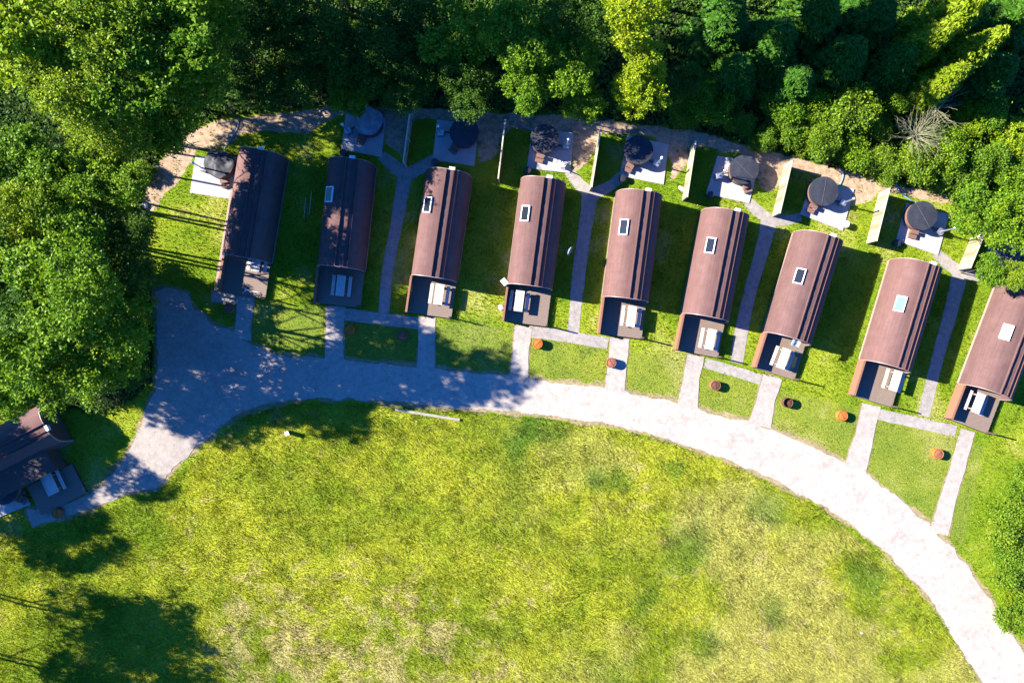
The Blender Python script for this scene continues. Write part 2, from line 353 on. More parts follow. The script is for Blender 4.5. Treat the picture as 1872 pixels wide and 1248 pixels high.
gx = spacing(); gy = spacing(); X, Y = np.meshgrid(gx, gy); Z = np.zeros_like(X)
far = sstep(46, 90, np.hypot(X, Y)); Z += far*(fbm(X, Y, 60, 3)-.5)*4
PXg = X*S+936; PYg = 624-Y*S
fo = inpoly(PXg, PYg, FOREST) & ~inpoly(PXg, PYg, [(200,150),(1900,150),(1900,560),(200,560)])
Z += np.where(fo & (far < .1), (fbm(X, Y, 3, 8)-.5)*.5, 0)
ny, nx = X.shape; V = np.stack((X, Y, Z), -1).reshape(-1, 3)
ii = (np.arange(ny-1)[:, None]*nx+np.arange(nx-1)[None, :]).reshape(-1)
F = np.stack((ii, ii+1, ii+nx+1, ii+nx), -1)
def fastmesh(name, V, F, cols=None):
    me = bpy.data.meshes.new(name); k = F.shape[1]
    me.vertices.add(len(V)); me.vertices.foreach_set('co', V.astype(np.float32).ravel())
    me.loops.add(F.size); me.loops.foreach_set('vertex_index', F.astype(np.int32).ravel())
    me.polygons.add(len(F)); me.polygons.foreach_set('loop_start', (np.arange(len(F))*k).astype(np.int32))
    me.polygons.foreach_set('loop_total', np.full(len(F), k, np.int32))
    me.update(calc_edges=True)
    if cols is not None:
        a = me.color_attributes.new('tint', 'FLOAT_COLOR', 'POINT'); c = np.concatenate((cols, np.ones((len(cols), 1))), 1)
        a.data.foreach_set('color', c.astype(np.float32).ravel())
    return me
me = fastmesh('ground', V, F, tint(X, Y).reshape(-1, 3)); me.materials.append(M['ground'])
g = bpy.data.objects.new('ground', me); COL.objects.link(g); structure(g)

def sheet(name, poly, mat, z, jag=.10, seed=0, step=.22, thick=0, grow=0.0):
    pts = G(poly); out = []
    n = len(pts); area = sum(pts[i][0]*pts[(i+1) % n][1]-pts[(i+1) % n][0]*pts[i][1] for i in range(n)); sg = 1 if area > 0 else -1
    sm = []
    for i in range(n):
        a = Vector(pts[i]); b = Vector(pts[(i+1) % n]); k = max(1, int((b-a).length/step))
        d = (b-a).normalized(); nn = Vector((d.y, -d.x))*sg
        for j in range(k):
            p = a.lerp(b, j/k); off = (float(fbm(np.array([p.x+seed*7.1]), np.array([p.y]), .9, seed, 3)[0])-.5)*2*jag + grow
            p = p+nn*off; out.append((p.x, p.y))
    bm = bmesh.new(); vs = [bm.verts.new((x, y, z)) for x, y in out]; f = bm.faces.new(vs)
    if f.normal.z < 0: f.normal_flip()
    bm.normal_update()
    if f.normal.z < 0: f.normal_flip()
    bmesh.ops.triangulate(bm, faces=bm.faces[:])
    me = bpy.data.meshes.new(name); bm.to_mesh(me); bm.free(); me.materials.append(mat)
    o = bpy.data.objects.new(name, me); COL.objects.link(o); return structure(o)
sheet('bare_soil', SOIL, M['soil'], .004, .30, 1)
sheet('verge', ROAD, M['verge'], .008, .34, 2, grow=.14)
for i, p in enumerate(DRIVES): sheet('verge', p, M['verge'], .010+.0002*i, .12, 30+i, grow=.07)
for i, p in enumerate(STEMS): sheet('garden_path', p, M['path'], .016, .05, 40+i)
for i, p in enumerate(ARMS): sheet('garden_path', p, M['path'], .020+.004*(i % 2), .06, 50+i)
for i, p in enumerate(BANDS): sheet('footpath', p, M['path'], .028, .05, 60+i)
sheet('gravel_track', ROAD, M['road'], .032, .26, 3, .12, grow=-.14)
for i, p in enumerate(DRIVES): sheet('driveway', p, M['drive'], .036+.0005*i, .08, 70+i)

# ------------------------------------------------------------------ pods
def NE(x): return 2.8 if x < 0 else 2.8           # the sunward shoulder is fuller than the other
def prof(x, a=PA, h=PH): return PZ+h*max(0.0, 1-abs(x/a)**NE(x))**(1/NE(x))
def slope(x):
    e = 1e-3; return (prof(x+e)-prof(x-e))/(2*e)
def arch_pts(a=PA, h=PH, n=56):
    out = []
    for i in range(n+1):
        t = math.pi*(1-i/n); c, s = math.cos(t), math.sin(t); e = 2/NE(c)
        out.append((a*math.copysign(abs(c)**e, c), PZ+h*abs(s)**e))
    return out
def arch_shell(mb, y0, y1, a, h, th, ny=1):
    o = arch_pts(a, h); i_ = arch_pts(a-th, h-th); n = len(o)
    ys = [y0+(y1-y0)*k/ny for k in range(ny+1)]
    base = []
    for y in ys: base += [(x, y, z) for x, z in o]+[(x, y, z) for x, z in i_]
    fs = []; m = 2*n
    for k in range(ny):
        for j in range(n-1):
            fs.append((k*m+j, k*m+j+1, (k+1)*m+j+1, (k+1)*m+j)); fs.append((k*m+n+j, (k+1)*m+n+j, (k+1)*m+n+j+1, k*m+n+j+1))
    for k, fl in ((0, 1), (ny, 0)):
        for j in range(n-1):
            q4 = (k*m+j, k*m+n+j, k*m+n+j+1, k*m+j+1); fs.append(q4 if fl else q4[::-1])
    for k in range(ny):
        fs.append((k*m, (k+1)*m, (k+1)*m+n, k*m+n)); fs.append((k*m+n-1, k*m+2*n-1, (k+1)*m+2*n-1, (k+1)*m+n-1))
    mb.add(base, fs)
def arch_wall(mb, y, a, h, th):
    o = arch_pts(a, h); n = len(o)
    vs = [(x, y, z) for x, z in o]+[(x, y+th, z) for x, z in o]
    fs = [tuple(range(n)), tuple(range(2*n-1, n-1, -1))]+[(j, n+j, n+j+1, j+1) for j in range(n-1)]+[(0, n-1, 2*n-1, n)]
    mb.add(vs, fs)
rng = random.Random(3)
def strip_mb(x, wd, hh, seed, y0=0.02, y1=PL-.02):
    """raised lap of felt running along the roof, slightly uneven"""
    mb = MB(); N = 60; vs = []; fs = []
    for k in range(N+1):
        y = y0+(y1-y0)*k/N; hk = hh*(1+.08*(float(vnoise(np.array([y*3.1]), np.array([seed*3.7]), seed)[0])-.5)*2)
        for (xx, up) in ((x-wd, 0.0), (x-wd, hk), (x+wd, hk), (x+wd, 0)):
            vs.append((xx, y, prof(xx)-.01+up))
    for k in range(N):
        for j in range(3): fs.append((k*4+j, (k+1)*4+j, (k+1)*4+j+1, k*4+j+1))
    fs += [(0, 1, 2, 3), (N*4+3, N*4+2, N*4+1, N*4)]
    mb.add(vs, fs); return mb

def pod_body(root, deck=True):
    mb = MB(); arch_shell(mb, 0, PL, PA, PH, .09, 24); rf = mb.build('roof', M['roof'], root, True)
    strip_mb(-.02, .03, .175, 1).build('ridge_lap', M['roof'], rf)
    strip_mb(.54, .02, .095, 2).build('felt_lap', M['roof'], rf)
    strip_mb(.86, .02, .12, 3).build('felt_lap', M['roof'], rf)
    for y in (-.035, PL-.005):
        mb = MB(); arch_shell(mb, y, y+.04, PA+.012, PH+.012, .12); mb.build('fascia', M['trim'], rf)
    mb = MB(); arch_wall(mb, .85, PA-.1, PH-.1, .08); fw = mb.build('front_wall', M['darkwood'], root)
    mb = MB(); mb.box(-.5, .38, .80, .845, .40, 2.35); dr = mb.build('door', M['glass'], fw)
    mb = MB(); mb.box(.28, .33, .765, .795, 1.25, 1.4); mb.build('handle', M['metal'], fw)
    mb = MB(); mb.box(.5, 1.2, .80, .845, 1.2, 2.1); mb.build('window', M['glass'], fw)
    mb = MB(); arch_wall(mb, PL-.12, PA-.1, PH-.1, .08); rw = mb.build('rear_wall', M['darkwood'], root)
    mb = MB(); mb.box(.20, .55, PL-.035, PL+.16, 2.45, 2.80); mb.box(.16, .59, PL-.02, PL+.20, 2.805, 2.84); mb.build('vent', M['white'], rw, bevel=.01)
    mb = MB()
    for x in (-PA+.1, 0, PA-.1): mb.box(x-.08, x+.08, -.0, PL, 0, PZ-.005)
    mb.build('base_skid', M['darkwood'], root)
    mb = MB(); mb.box(-PA-.03, -PA+.015, .03, PL-.03, .12, .34); mb.box(PA-.015, PA+.03, .03, PL-.03, .12, .34); mb.build('eaves_board', M['trim'], root)
def pod_deck(root):
    mb = MB(); nb = 26; y0, y1 = -DK, .83; st = (y1-y0)/nb
    for k in range(nb):
        mb.box(-1.66+rng.uniform(-.01, .01), 1.66+rng.uniform(-.01, .01), y0+k*st+.008, y0+(k+1)*st-.008, .30, .345+rng.uniform(-.003, .003))
    dk = mb.build('deck', M['timber'], root)
    mb = MB()
    for x in (-1.55, 0, 1.55): mb.box(x-.05, x+.05, y0+.03, -.02, 0.0, .295)
    mb.box(-1.66, 1.66, y0-.03, y0-.002, .02, .34); mb.build('deck_frame', M['darkwood'], dk)
    mb = MB(); nbd = 9
    for k in range(nbd):
        z0 = .10+k*.118; mb.box(-1.72, -1.685, -DK-.01, -.04, z0, z0+.112)
    for y in (-DK+.04, -DK/2, -.10): mb.box(-1.685, -1.61, y-.04, y+.04, .346, 1.165)
    mb.box(-1.755, -1.60, -DK-.02, -.04, 1.167, 1.20)
    mb.build('side_panel', M['panel'], root)
    mb = MB(); mb.box(1.55, 1.66, -DK+.01, -DK+.12, .346, 1.50); mb.build('corner_post', M['darkwood'], root)

def skylight(root, d, glass):
    mb = MB(); w2, l2, t = .36, .58, .075
    mb.box(-w2, w2, -l2, -l2+t, -.04, .085); mb.box(-w2, w2, l2-t, l2, -.04, .085)
    mb.box(-w2, -w2+t, -l2+t, l2-t, -.04, .085); mb.box(w2-t, w2, -l2+t, l2-t, -.04, .085)
    fr = mb.build('skylight', M['white'], root, bevel=.008)
    mb = MB(); mb.box(-w2+t, w2-t, -l2+t, l2-t, .02, .055); mb.build('pane', glass, fr)
    x = -1.02; fr.location = (x, PL-d, prof(x)+.02); fr.rotation_euler = (0, -math.atan(slope(x)), 0)
    return fr

proto = thing('camping_pod', '', 'cabin', (0, 0, 0), 0, 'barrel roofed pods in the row')
pod_body(proto); pod_deck(proto)
podlab = ['brown barrel roofed pod furthest left in the row, in tree shade',
          'shaded barrel roofed pod, second from the left in the row',
          'barrel roofed pod third from the left, sun on its lower roof part',
          'barrel roofed pod with the satellite dish on its right side, fourth from the left',
          'sunlit barrel roofed pod in the middle of the row, fifth from the left',
          'sunlit barrel roofed pod, sixth from the left in the row',
          'barrel roofed pod with a pale cloth on its front roof edge, seventh from left',
          'sunlit barrel roofed pod with the bright blue skylight, eighth from the left',
          'barrel roofed pod with the pale skylight, at the right edge of the picture']
skyl = [None, (2.75, 'glass'), (2.75, 'glass'), (2.75, 'glass'), (2.8, 'glass'), (2.8, 'glass'), (3.45, 'glass'), (3.4, 'glassblue'), (3.5, 'glasspale')]
for i, (p, rz) in enumerate(PODS):
    o = proto if i == 0 else copy_tree(proto)
    o.location = (p.x, p.y, 0); o.rotation_euler = (0, 0, rz); o['label'] = podlab[i]
for i, (p, rz) in enumerate(PODS):
    pass
pods = [o for o in COL.objects if o.name.startswith('camping_pod')]
pods.sort(key=lambda o: o.location.x)
for i, o in enumerate(pods):
    if skyl[i]: skylight(o, skyl[i][0], M[skyl[i][1]])
# satellite dish (part of the fourth pod)
root = pods[3]
mb = MB(); mb.tube([(PA-.02, 3.0, 1.25), (PA+.30, 3.0, 1.45), (PA+.62, 3.0, 1.75)], .022); dsh = mb.build('dish_arm', M['metal'], root)
mb = MB(); mb.lathe([(.02, .0), (.16, .025), (.28, .07), (.36, .13), (.35, .15), (.27, .09), (.15, .045), (.02, .02)], 28)
dd = mb.build('satellite_dish', M['greybox'], dsh, True); dd.location = (PA+.75, 3.0, 1.85); dd.rotation_euler = (0, R(78), R(-20))
mb = MB(); mb.tube([(PA+.74, 3.0, 1.66), (PA+1.0, 2.92, 1.70)], .012, 6); mb.cbox((PA+1.02, 2.92, 1.73), (.07, .07, .08)); mb.build('dish_feed', M['metal'], dsh)

# corner cabin at the lower left: pod turned sideways, with a flat annexe and deck
cab = thing('corner_cabin', 'dark cabin at the lower left with a barrel roof turned sideways, under an overhanging tree', 'cabin', (0, 0, 0), 0)
ctr = Vector(P2(119, 768)); cab.rotation_euler = (0, 0, math.atan2(CABIN_D.y, CABIN_D.x)-math.pi/2)
pod_body(cab, False)
ly = PL
d3 = Vector((CABIN_D.x, CABIN_D.y)); nrm = Vector((d3.y, -d3.x))
org = ctr - d3*PL - nrm*0.0
cab.location = (org.x, org.y, 0)
mb = MB(); mb.box(PA-.25, PA+1.45, 1.9, PL-1.3, .25, 1.85); an = mb.build('annexe', M['darkwood'], cab)
mb = MB(); mb.box(PA-.22, PA+1.55, 1.8, PL-1.2, 1.853, 1.95); mb.build('annexe_roof', M['darkwood'], an)
mb = MB(); st = .135
for k in range(18): mb.box(PA+1.5+k*st+.008, PA+1.5+(k+1)*st-.008, 3.2, PL-.9, .28, .325)
mb.build('deck', M['timber'], cab)
mb = MB(); mb.box(PA+1.52, PA+3.9, 3.22, PL-.92, .02, .275); mb.build('deck_frame', M['darkwood'], cab)

# ------------------------------------------------------------------ picnic tables
def picnic(label, loc, rz):
    t = thing('picnic_table', label, 'table', loc, rz, 'picnic tables on the decks')
    return t
tb = picnic('', (0, 0, 0), 0)
mb = MB()
for k in range(4): mb.box(-.325+k*.165, -.325+k*.165+.155, -.78, .78, .70, .74)
mb.build('tabletop', M['table'], tb, bevel=.006)
for sx in (-1, 1):
    mb = MB()
    for k in range(2):
        x0 = sx*.62-.125+k*.128; mb.box(x0, x0+.120, -.76, .76, .41, .445)
    mb.build('seat', M['table'], tb, bevel=.006)
for sy in (-1, 1):
    mb = MB(); mb.box(-.72, .72, sy*.52-.02, sy*.52+.02, .33, .405)
    mb.box(-.32, .32, sy*.52-.02, sy*.52+.02, .62, .695)
    for sx in (-1, 1):
        mb.cbox((sx*.42, sy*.565, .34), (.045, .09, .76), ry=-sx*R(26))
    mb.build('leg_frame', M['timber'], tb)
tabs = [((469,477),0,'shaded picnic table half under the roof of the leftmost pod'),
        ((622.8,522),0,'partly shaded picnic table on the deck of the second pod from the left'),
        ((802.4,538),0,'picnic table with leaf shadows on the deck of the third pod from the left'),
        ((949.2,550),0,'white picnic table on the deck of the pod with the satellite dish'),
        ((1154.4,578.2),0,'white picnic table on the deck of the fifth pod from the left'),
        ((1299,620),0,'white picnic table at the right deck edge of the sixth pod from the left'),
        ((1432.4,655),-3,'white picnic table on the deck of the seventh pod, below the pale cloth'),
        ((1637,695.8),0,'white picnic table on the deck of the pod with the blue skylight'),
        ((1788.4,736.6),0,'picnic table on the deck of the rightmost pod')]
for i, ((px, py), da, lab) in enumerate(tabs):
    o = tb if i == 0 else copy_tree(tb); x, y, _ = at(px, py, 1.05); o.location = (x, y, .347); o.rotation_euler = (0, 0, PODS[i][1]+R(da)); o['label'] = lab
o = copy_tree(tb); x, y, _ = at(93, 884, 1.05); o.location = (x, y, .327); o.rotation_euler = (0, 0, R(25)); o['label'] = 'shaded picnic table on the deck of the sideways corner cabin'

# ------------------------------------------------------------------ fire drums
def drum(mat, lid, label, open_=False):
    t = thing('fire_drum', label, 'fire pit', (0, 0, 0), 0, 'rusty drum fire pits on the front lawns')
    mb = MB(); r = .37
    p = [(r-.02, 0), (r, .02), (r, .16), (r+.012, .18), (r, .20), (r, .36), (r+.012, .38), (r, .40), (r, .52), (r-.012, .53), (r-.03, .52), (r-.03, .44)]
    mb.lathe(p, 32, cap_top=False); mb.build('drum', mat, t, True)
    mb = MB(); zl = .30 if open_ else .485
    mb.lathe([(r-.032, zl-.02), (r-.034, zl), (r-.06, zl+.012), (.02, zl+.02)], 32); ld = mb.build('ash_bed' if open_ else 'lid', lid, t, True)
    if not open_:
        mb = MB(); mb.cbox((0, 0, zl+.028), (.5, .02, .02), rz=R(30)); mb.build('lid_bar', M['rustdark'], ld)
    return t
dr = [((417,563),'rustdull','rustdull',0,'dull rusty drum fire pit in the shade below the leftmost pod'),
      ((637.9,602.7),'rust','rust',0,'bright orange rusty drum in the shade beside the drive of the second pod'),
      ((734.6,613.6),'rustdull','rustdull',0,'brownish rusty drum on the shaded lawn left of the third pod\'s drive'),
      ((983,628),'rust','rust',0,'bright orange rusty drum on the sunlit lawn below the pod with the satellite dish'),
      ((1117.7,663),'rustdull','rustdull',0,'pinkish brown rusty drum standing at the edge of the fifth pod\'s drive'),
      ((1308.6,704.4),'rustdull','rustdark',0,'dull brown rusty drum on the lawn below the sixth pod'),
      ((1441,736),'rustdark','rustdark',1,'dark burnt open drum on the lawn below the seventh pod'),
      ((1540.9,760),'rust','rust',0,'bright orange rusty drum on the lawn left of the eighth pod\'s drive'),
      ((1716.3,829.6),'rust','rustdull',0,'orange drum with a grey brown lid left of the rightmost pod\'s drive'),
      ((104,938),'rustdull','rust',0,'dull red drum in the shade at the end of the corner cabin\'s path')]
for (px, py), a, b, op, lab in dr:
    t = drum(M[a], M[b], lab, op); x, y, _ = at(px, py, .5); t.location = (x, y, .03 if (1100 < px < 1130 or px < 110) else 0); t.rotation_euler = (0, 0, random.uniform(0, 3))

# ------------------------------------------------------------------ slabs, hot tubs, heaters, bins, fences
padlab = ['white sunlit concrete slab beside the leftmost pod', 'shaded slab above the second pod', 'slab above the third pod with cut sunlight on it',
          'shaded slab above the pod with the satellite dish', 'half shaded slab above the fifth pod', 'bright slab above the sixth pod with shade on its left half',
          'bright slab above the seventh pod with a white pot on its corner', 'bright slab above the eighth pod', 'slab hidden under the tree at the right edge', 'turquoise shaded slab beside the corner cabin']
def slab(poly, lab):
    pts = G(poly); mb = MB(); n = len(pts)
    vs = [(x, y, -.02) for x, y in pts]+[(x, y, .09) for x, y in pts]
    ar = sum(pts[i][0]*pts[(i+1) % n][1]-pts[(i+1) % n][0]*pts[i][1] for i in range(n))
    top = tuple(range(n, 2*n)) if ar > 0 else tuple(range(2*n-1, n-1, -1))
    mb.add(vs, [top]+[(i, (i+1) % n, n+(i+1) % n, n+i) if ar > 0 else (i, n+i, n+(i+1) % n, (i+1) % n) for i in range(n)])
    o = mb.build('concrete_slab', M['concrete'], None, bevel=.01); return tag(o, lab, 'slab', 'hot tub slabs')
for p, l in zip(PADS, padlab): slab(p, l)

def hot_tub(cover='cover', crumple=0.0, strap=False, seed=0):
    t = thing('hot_tub', '', 'hot tub', (0, 0, 0), 0, 'round wooden hot tubs behind the pods')
    mb = MB(); N = 48; r = 1.0; prof_ = [(r-.03, 0), (r-.03, .02), (r, .025), (r+.02, .5), (r, .93), (r-.06, .94), (r-.06, .8)]
    vs = []; fs = []; n = N*3
    for (rr, z) in prof_:
        for k in range(n):
            tt = 2*math.pi*k/n; q_ = rr-(.012 if k % 3 == 0 else 0); vs.append((q_*math.cos(tt), q_*math.sin(tt), z))
    for i in range(len(prof_)-1):
        for k in range(n): fs.append((i*n+k, i*n+(k+1) % n, (i+1)*n+(k+1) % n, (i+1)*n+k))
    mb.add(vs, fs); mb.build('barrel', M['tub'], t)
    for z in (.22, .70):
        mb = MB(); mb.lathe([(r+.015, z), (r+.03, z+.005), (r+.03, z+.045), (r+.015, z+.05)], 48, cap_top=False, cap_bot=False); mb.build('hoop', M['blackmetal'], t)
    mb = MB(); rg = random.Random(seed); rings = 14; n = 56; vs = []; fs = []
    for i in range(rings+1):
        rr = 1.085*i/rings
        for k in range(n):
            a = 2*math.pi*k/n; x, y = rr*math.cos(a), rr*math.sin(a)
            wr = 1+crumple*.16*(float(vnoise(np.array([math.cos(a)*2+seed]), np.array([math.sin(a)*2.]), seed)[0])-.5)
            z = 1.02+.035*(1-(i/rings)**2)+.012*(abs(y) < .05)+.0+crumple*.16*(float(fbm(np.array([x*1.3+seed]), np.array([y*1.3]), .8, seed, 3)[0])-.5)*(1 if i < rings else .3)
            vs.append((x*wr, y*wr, z))
    for i in range(rings):
        for k in range(n): fs.append((i*n+k, (i+1)*n+k, (i+1)*n+(k+1) % n, i*n+(k+1) % n))
    m0 = len(vs)
    for k in range(n):
        x, y, z = vs[rings*n+k]; vs.append((x*1.0, y*1.0, z-.11))
        fs.append((rings*n+k, m0+k, m0+(k+1) % n, rings*n+(k+1) % n)) if False else None
    fs = [f for f in fs if f]
    for k in range(n): fs.append((rings*n+k, m0+k, m0+(k+1) % n, rings*n+(k+1) % n))
    mb.add(vs, fs); cv = mb.build('cover', M[cover], t, True)
    mb = MB(); mb.box(-1.02, 1.02, -.009, .009, 1.050, 1.072); sm = mb.build('cover_seam', M['seam'], cv)
    if strap:
        mb = MB(); mb.cbox((.05, -.62, 1.075), (1.45, .10, .06), rz=R(-8)); mb.build('strap', M['black'], cv)
    return t, sm
def steps():
    mb = MB()
    mb.box(-.30, .30, -.34, -.03, .40, .44); mb.box(-.30, .30, -.66, -.34, .20, .24)
    for x in (-.28, .25): mb.box(x, x+.03, -.32, -.05, 0, .395); mb.box(x, x+.03, -.64, -.35, 0, .195)
    return mb
tubs = [((399,299),(410,335),'cover',1.2,0,'crumpled black covered hot tub on the slab beside the leftmost pod'),
        ((672.3,221.4),(658,256),'tarp',1.6,0,'hot tub with a pale grey crumpled tarp above the second pod'),
        ((848.3,241.7),(828,273),'cover',.25,0,'dark covered hot tub above the third pod'),
        ((995.6,253.4),(986,291),'cover',.1,0,'dark covered hot tub above the pod with the satellite dish'),
        ((1167.5,274),(1150,306),'cover',.3,0,'shaded hot tub above the fifth pod, with a pale seam down its cover'),
        ((1360.8,309.6),(1369,347),'cover',.1,1,'slate grey hot tub with a black strap across its cover, above the sixth pod'),
        ((1506.4,349.3),(1484,384),'cover',.1,0,'slate grey hot tub above the seventh pod with brown steps to its lower left'),
        ((1686.9,393.8),(1671,430),'cover',.1,0,'slate grey hot tub touched by the overhanging tree, above the eighth pod'),
        ((1838,476),(1815,500),'cover',.1,0,'hot tub almost hidden under the tree at the right edge'),
        ((4,896),(30,906),'cover',.2,0,'shaded hot tub on the turquoise slab by the corner cabin')]
seams = [20, 100, -40, 10, 88, -45, 80, 120, 60, 90]
for i, ((px, py), (sx, sy), cvm, cr, strap, lab) in enumerate(tubs):
    t, sm = hot_tub(cvm, cr, strap, i+1); x, y, _ = at(px, py, 1.12); t.location = (x, y, .092); t['label'] = lab
    if cr > 1: bpy.data.objects.remove(sm)
    else: sm.rotation_euler = (0, 0, R(seams[i]))
    a, b, _ = at(sx, sy, .5); d = Vector((a-x, b-y)); ang = math.atan2(d.y, d.x)+math.pi/2
    st_ = steps().build('steps', M['tub'], t, bevel=.006); dn = d.normalized()*1.0; st_.location = (dn.x, dn.y, 0); st_.rotation_euler = (0, 0, ang)

def heater(label, px, py, tx, ty, white=False):
    x, y, _ = at(px, py, .45); tx, ty, _ = at(tx, ty, 1.1)
    d = Vector((tx-x, ty-y)); ang = math.atan2(d.y, d.x)
    t = thing('wood_heater', label, 'stove', (x, y, .092), ang, 'wood fired heaters beside the hot tubs')
    mb = MB(); mb.box(-.24, .24, -.20, .20, .12, .60); bx = mb.build('firebox', M['metal'], t, bevel=.02)
    mb = MB(); mb.box(-.252, -.243, -.13, .13, .2, .48); dr_ = mb.build('fire_door', M['blackmetal'], bx)
    for a in (-1, 1):
        for b in (-1, 1):
            mb = MB(); mb.box(a*.2-.02, a*.2+.02, b*.16-.02, b*.16+.02, 0, .118); mb.build('leg', M['blackmetal'], t)
    mb = MB(); mb.tube([(-.05, 0, .605), (-.05, 0, 2.25)], .058, 14); fl = mb.build('flue', M['metal'], t, True)
    mb = MB(); mb.lathe([(.06, 2.26), (.11, 2.28), (.11, 2.36), (.02, 2.44)], 20, c=(-.05, 0, 0)); mb.build('flue_cap', M['white'] if white else M['metal'], fl, True)
    L = max(.15, d.length-1.03-.24)
    for z in (.28, .50):
        mb = MB(); mb.tube([(.245, .08, z), (.245+L*.5, .1, z+.03), (.24+L, .08, z)], .03, 8); mb.build('water_pipe', M['blackmetal'], t, True)
H = [((372,308),(399,299),0,'small heater with a thin flue left of the crumpled black hot tub'),
     ((637,240),(672,221),1,'heater with a white flue cap left of the grey tarped hot tub'),
     ((806,244),(848,242),0,'silver heater on the slab left of the third hot tub'),
     ((1035,267),(996,253),0,'blue tinted steel heater right of the fourth hot tub'),
     ((1200,299),(1168,274),1,'heater with a white cap right of the hot tub with the pale seam'),
     ((1314,322),(1361,310),0,'silver heater left of the hot tub with the black strap'),
     ((1540,371),(1506,349),0,'steel heater with a bright cap right of the seventh hot tub'),
     ((1718,423),(1687,394),0,'steel heater right of the eighth hot tub, beside the tree')]
for (a, b), (c_, d_), wf, lab in H: heater(lab, a, b, c_, d_, wf)

bins = [((627,279),'black round bin at the lower left corner of the slab above the second pod'),
        ((795,296),'black round bin at the lower left corner of the slab above the third pod'),
        ((965,311),'black round bin at the lower left corner of the slab above the dish pod'),
        ((1138,326),'black round bin at the lower left corner of the slab above the fifth pod'),
        ((1299,356),'black round bin at the lower left corner of the slab above the sixth pod'),
        ((1640,444),'black round bin at the lower left corner of the slab above the eighth pod')]
def bin_(mat, lab, px, py, nm='round_bin', cat='bin', grp='black bins on the slab corners', r=.25, h=.42):
    x, y, _ = at(px, py, .4); t = thing(nm, lab, cat, (x, y, 0), 0, grp)
    mb = MB(); mb.lathe([(r*.82, 0), (r, h-.03), (r+.02, h), (r-.02, h)], 28); mb.build('tub_body', mat, t, True)
    mb = MB(); mb.lathe([(r+.012, h+.003), (r+.015, h+.03), (r*.5, h+.055), (.02, h+.06)], 28); mb.build('lid', mat, t, True)
    return t
for (a, b), lab in bins: bin_(M['black'], lab, a, b)
bin_(M['white'], 'white lidded pot on the lower right corner of the seventh slab', 1545.5, 410, 'lidded_pot', 'pot', None, .26, .4).location.z = .092

def fence_panel(ntop, stop, lab):
    h = 1.72
    a = Vector(P2(*ntop, h)); b = Vector(P2(*stop, h)); d = a-b; L = d.length; rz = math.atan2(-d.x, d.y)
    t = thing('fence', lab, 'fence', (b.x, b.y, 0), rz, 'timber screens between the hot tubs')
    mb = MB(); n = int(L/.125)
    for k in range(n):
        y0 = k*L/n; mb.box(-.035-(.006 if k % 2 else 0), -.005-(.006 if k % 2 else 0), y0+.001, y0+L/n+.012, .04, h-.03+rng.uniform(-.012, .012))
    mb.build('boards', M['fenceboard'], t)
    mb = MB(); mb.box(-.045, .045, -.01, L+.01, h-.014, h+.012); mb.build('capping_rail', M['fence'], t)
    for y in (.05, L/2, L-.05):
        mb = MB(); mb.box(0.0, .085, y-.045, y+.045, 0, h-.016); mb.build('post', M['fence'], t)
    for z in (.35, 1.35):
        mb = MB(); mb.box(.0, .04, .1, L/2-.05, z, z+.08); mb.box(.0, .04, L/2+.05, L-.1, z, z+.08); mb.build('rail', M['fence'], t)
FN = [((749.6,201),(736.7,297),'timber screen fence between the second and third hot tubs'),
      ((923.5,218.8),(910.6,326.5),'timber screen fence between the third and fourth hot tubs'),
      ((1098.4,236.6),(1081.6,342),'timber screen fence between the fourth and fifth hot tubs'),
      ((1271.9,258.5),(1256.4,360),'sunlit timber screen fence between the fifth and sixth hot tubs'),
      ((1448.6,292.9),(1425.7,389.8),'sunlit pale screen fence between the sixth and seventh hot tubs'),
      ((1626.5,344.8),(1602.5,440.6),'sunlit pale screen fence between the seventh and eighth hot tubs'),
      ((1801,425),(1774,490),'pale screen fence half hidden by the tree at the right')]
for a, b, l in FN: fence_panel(a, b, l)

# ------------------------------------------------------------------ small loose things
def simple(name, mb, mat, lab, cat, bevel=0, smooth=False): return tag(mb.build(name, mat, None, smooth, bevel), lab, cat)
def beam(a, b, wd, h, z0=0):
    a = Vector(P2(*a)); b = Vector(P2(*b)); d = b-a; m = (a+b)/2; mb = MB(); mb.cbox((m.x, m.y, z0+h/2), (d.length, wd, h), rz=math.atan2(d.y, d.x)); return mb
mb = beam((723,748), (841,767), .20, .14, .05); simple('timber_beam', mb, M['beam'], 'long pale timber lying on the grass just below the track', 'timber', .015)
x, y, _ = at(527, 791, .3); t = thing('marker_post', 'short black marker post with a white top in the shaded grass below the track', 'post', (x, y, 0), .4)
mb = MB(); mb.box(-.13, .13, -.13, .13, 0, .62); mb.build('post', M['black'], t, bevel=.02)
mb = MB(); mb.box(-.16, .16, -.16, .16, .622, .68); mb.build('cap', M['white'], t, bevel=.02)
mb = MB(); mb.cbox((0, 0, 0), (.42, .52, .035)); o = simple('white_board', mb, M['white'], 'tilted white board at the upper left corner of the dish pod\'s deck', 'board', .005); o.location = at(922, 515, 1.5)[:2]+(1.42,); o.rotation_euler = (R(12), R(-10), R(38))
mb = MB(); mb.box(-.02, .02, -.02, .02, -1.42, -.03); p_ = mb.build('stand', M['metal'], o)
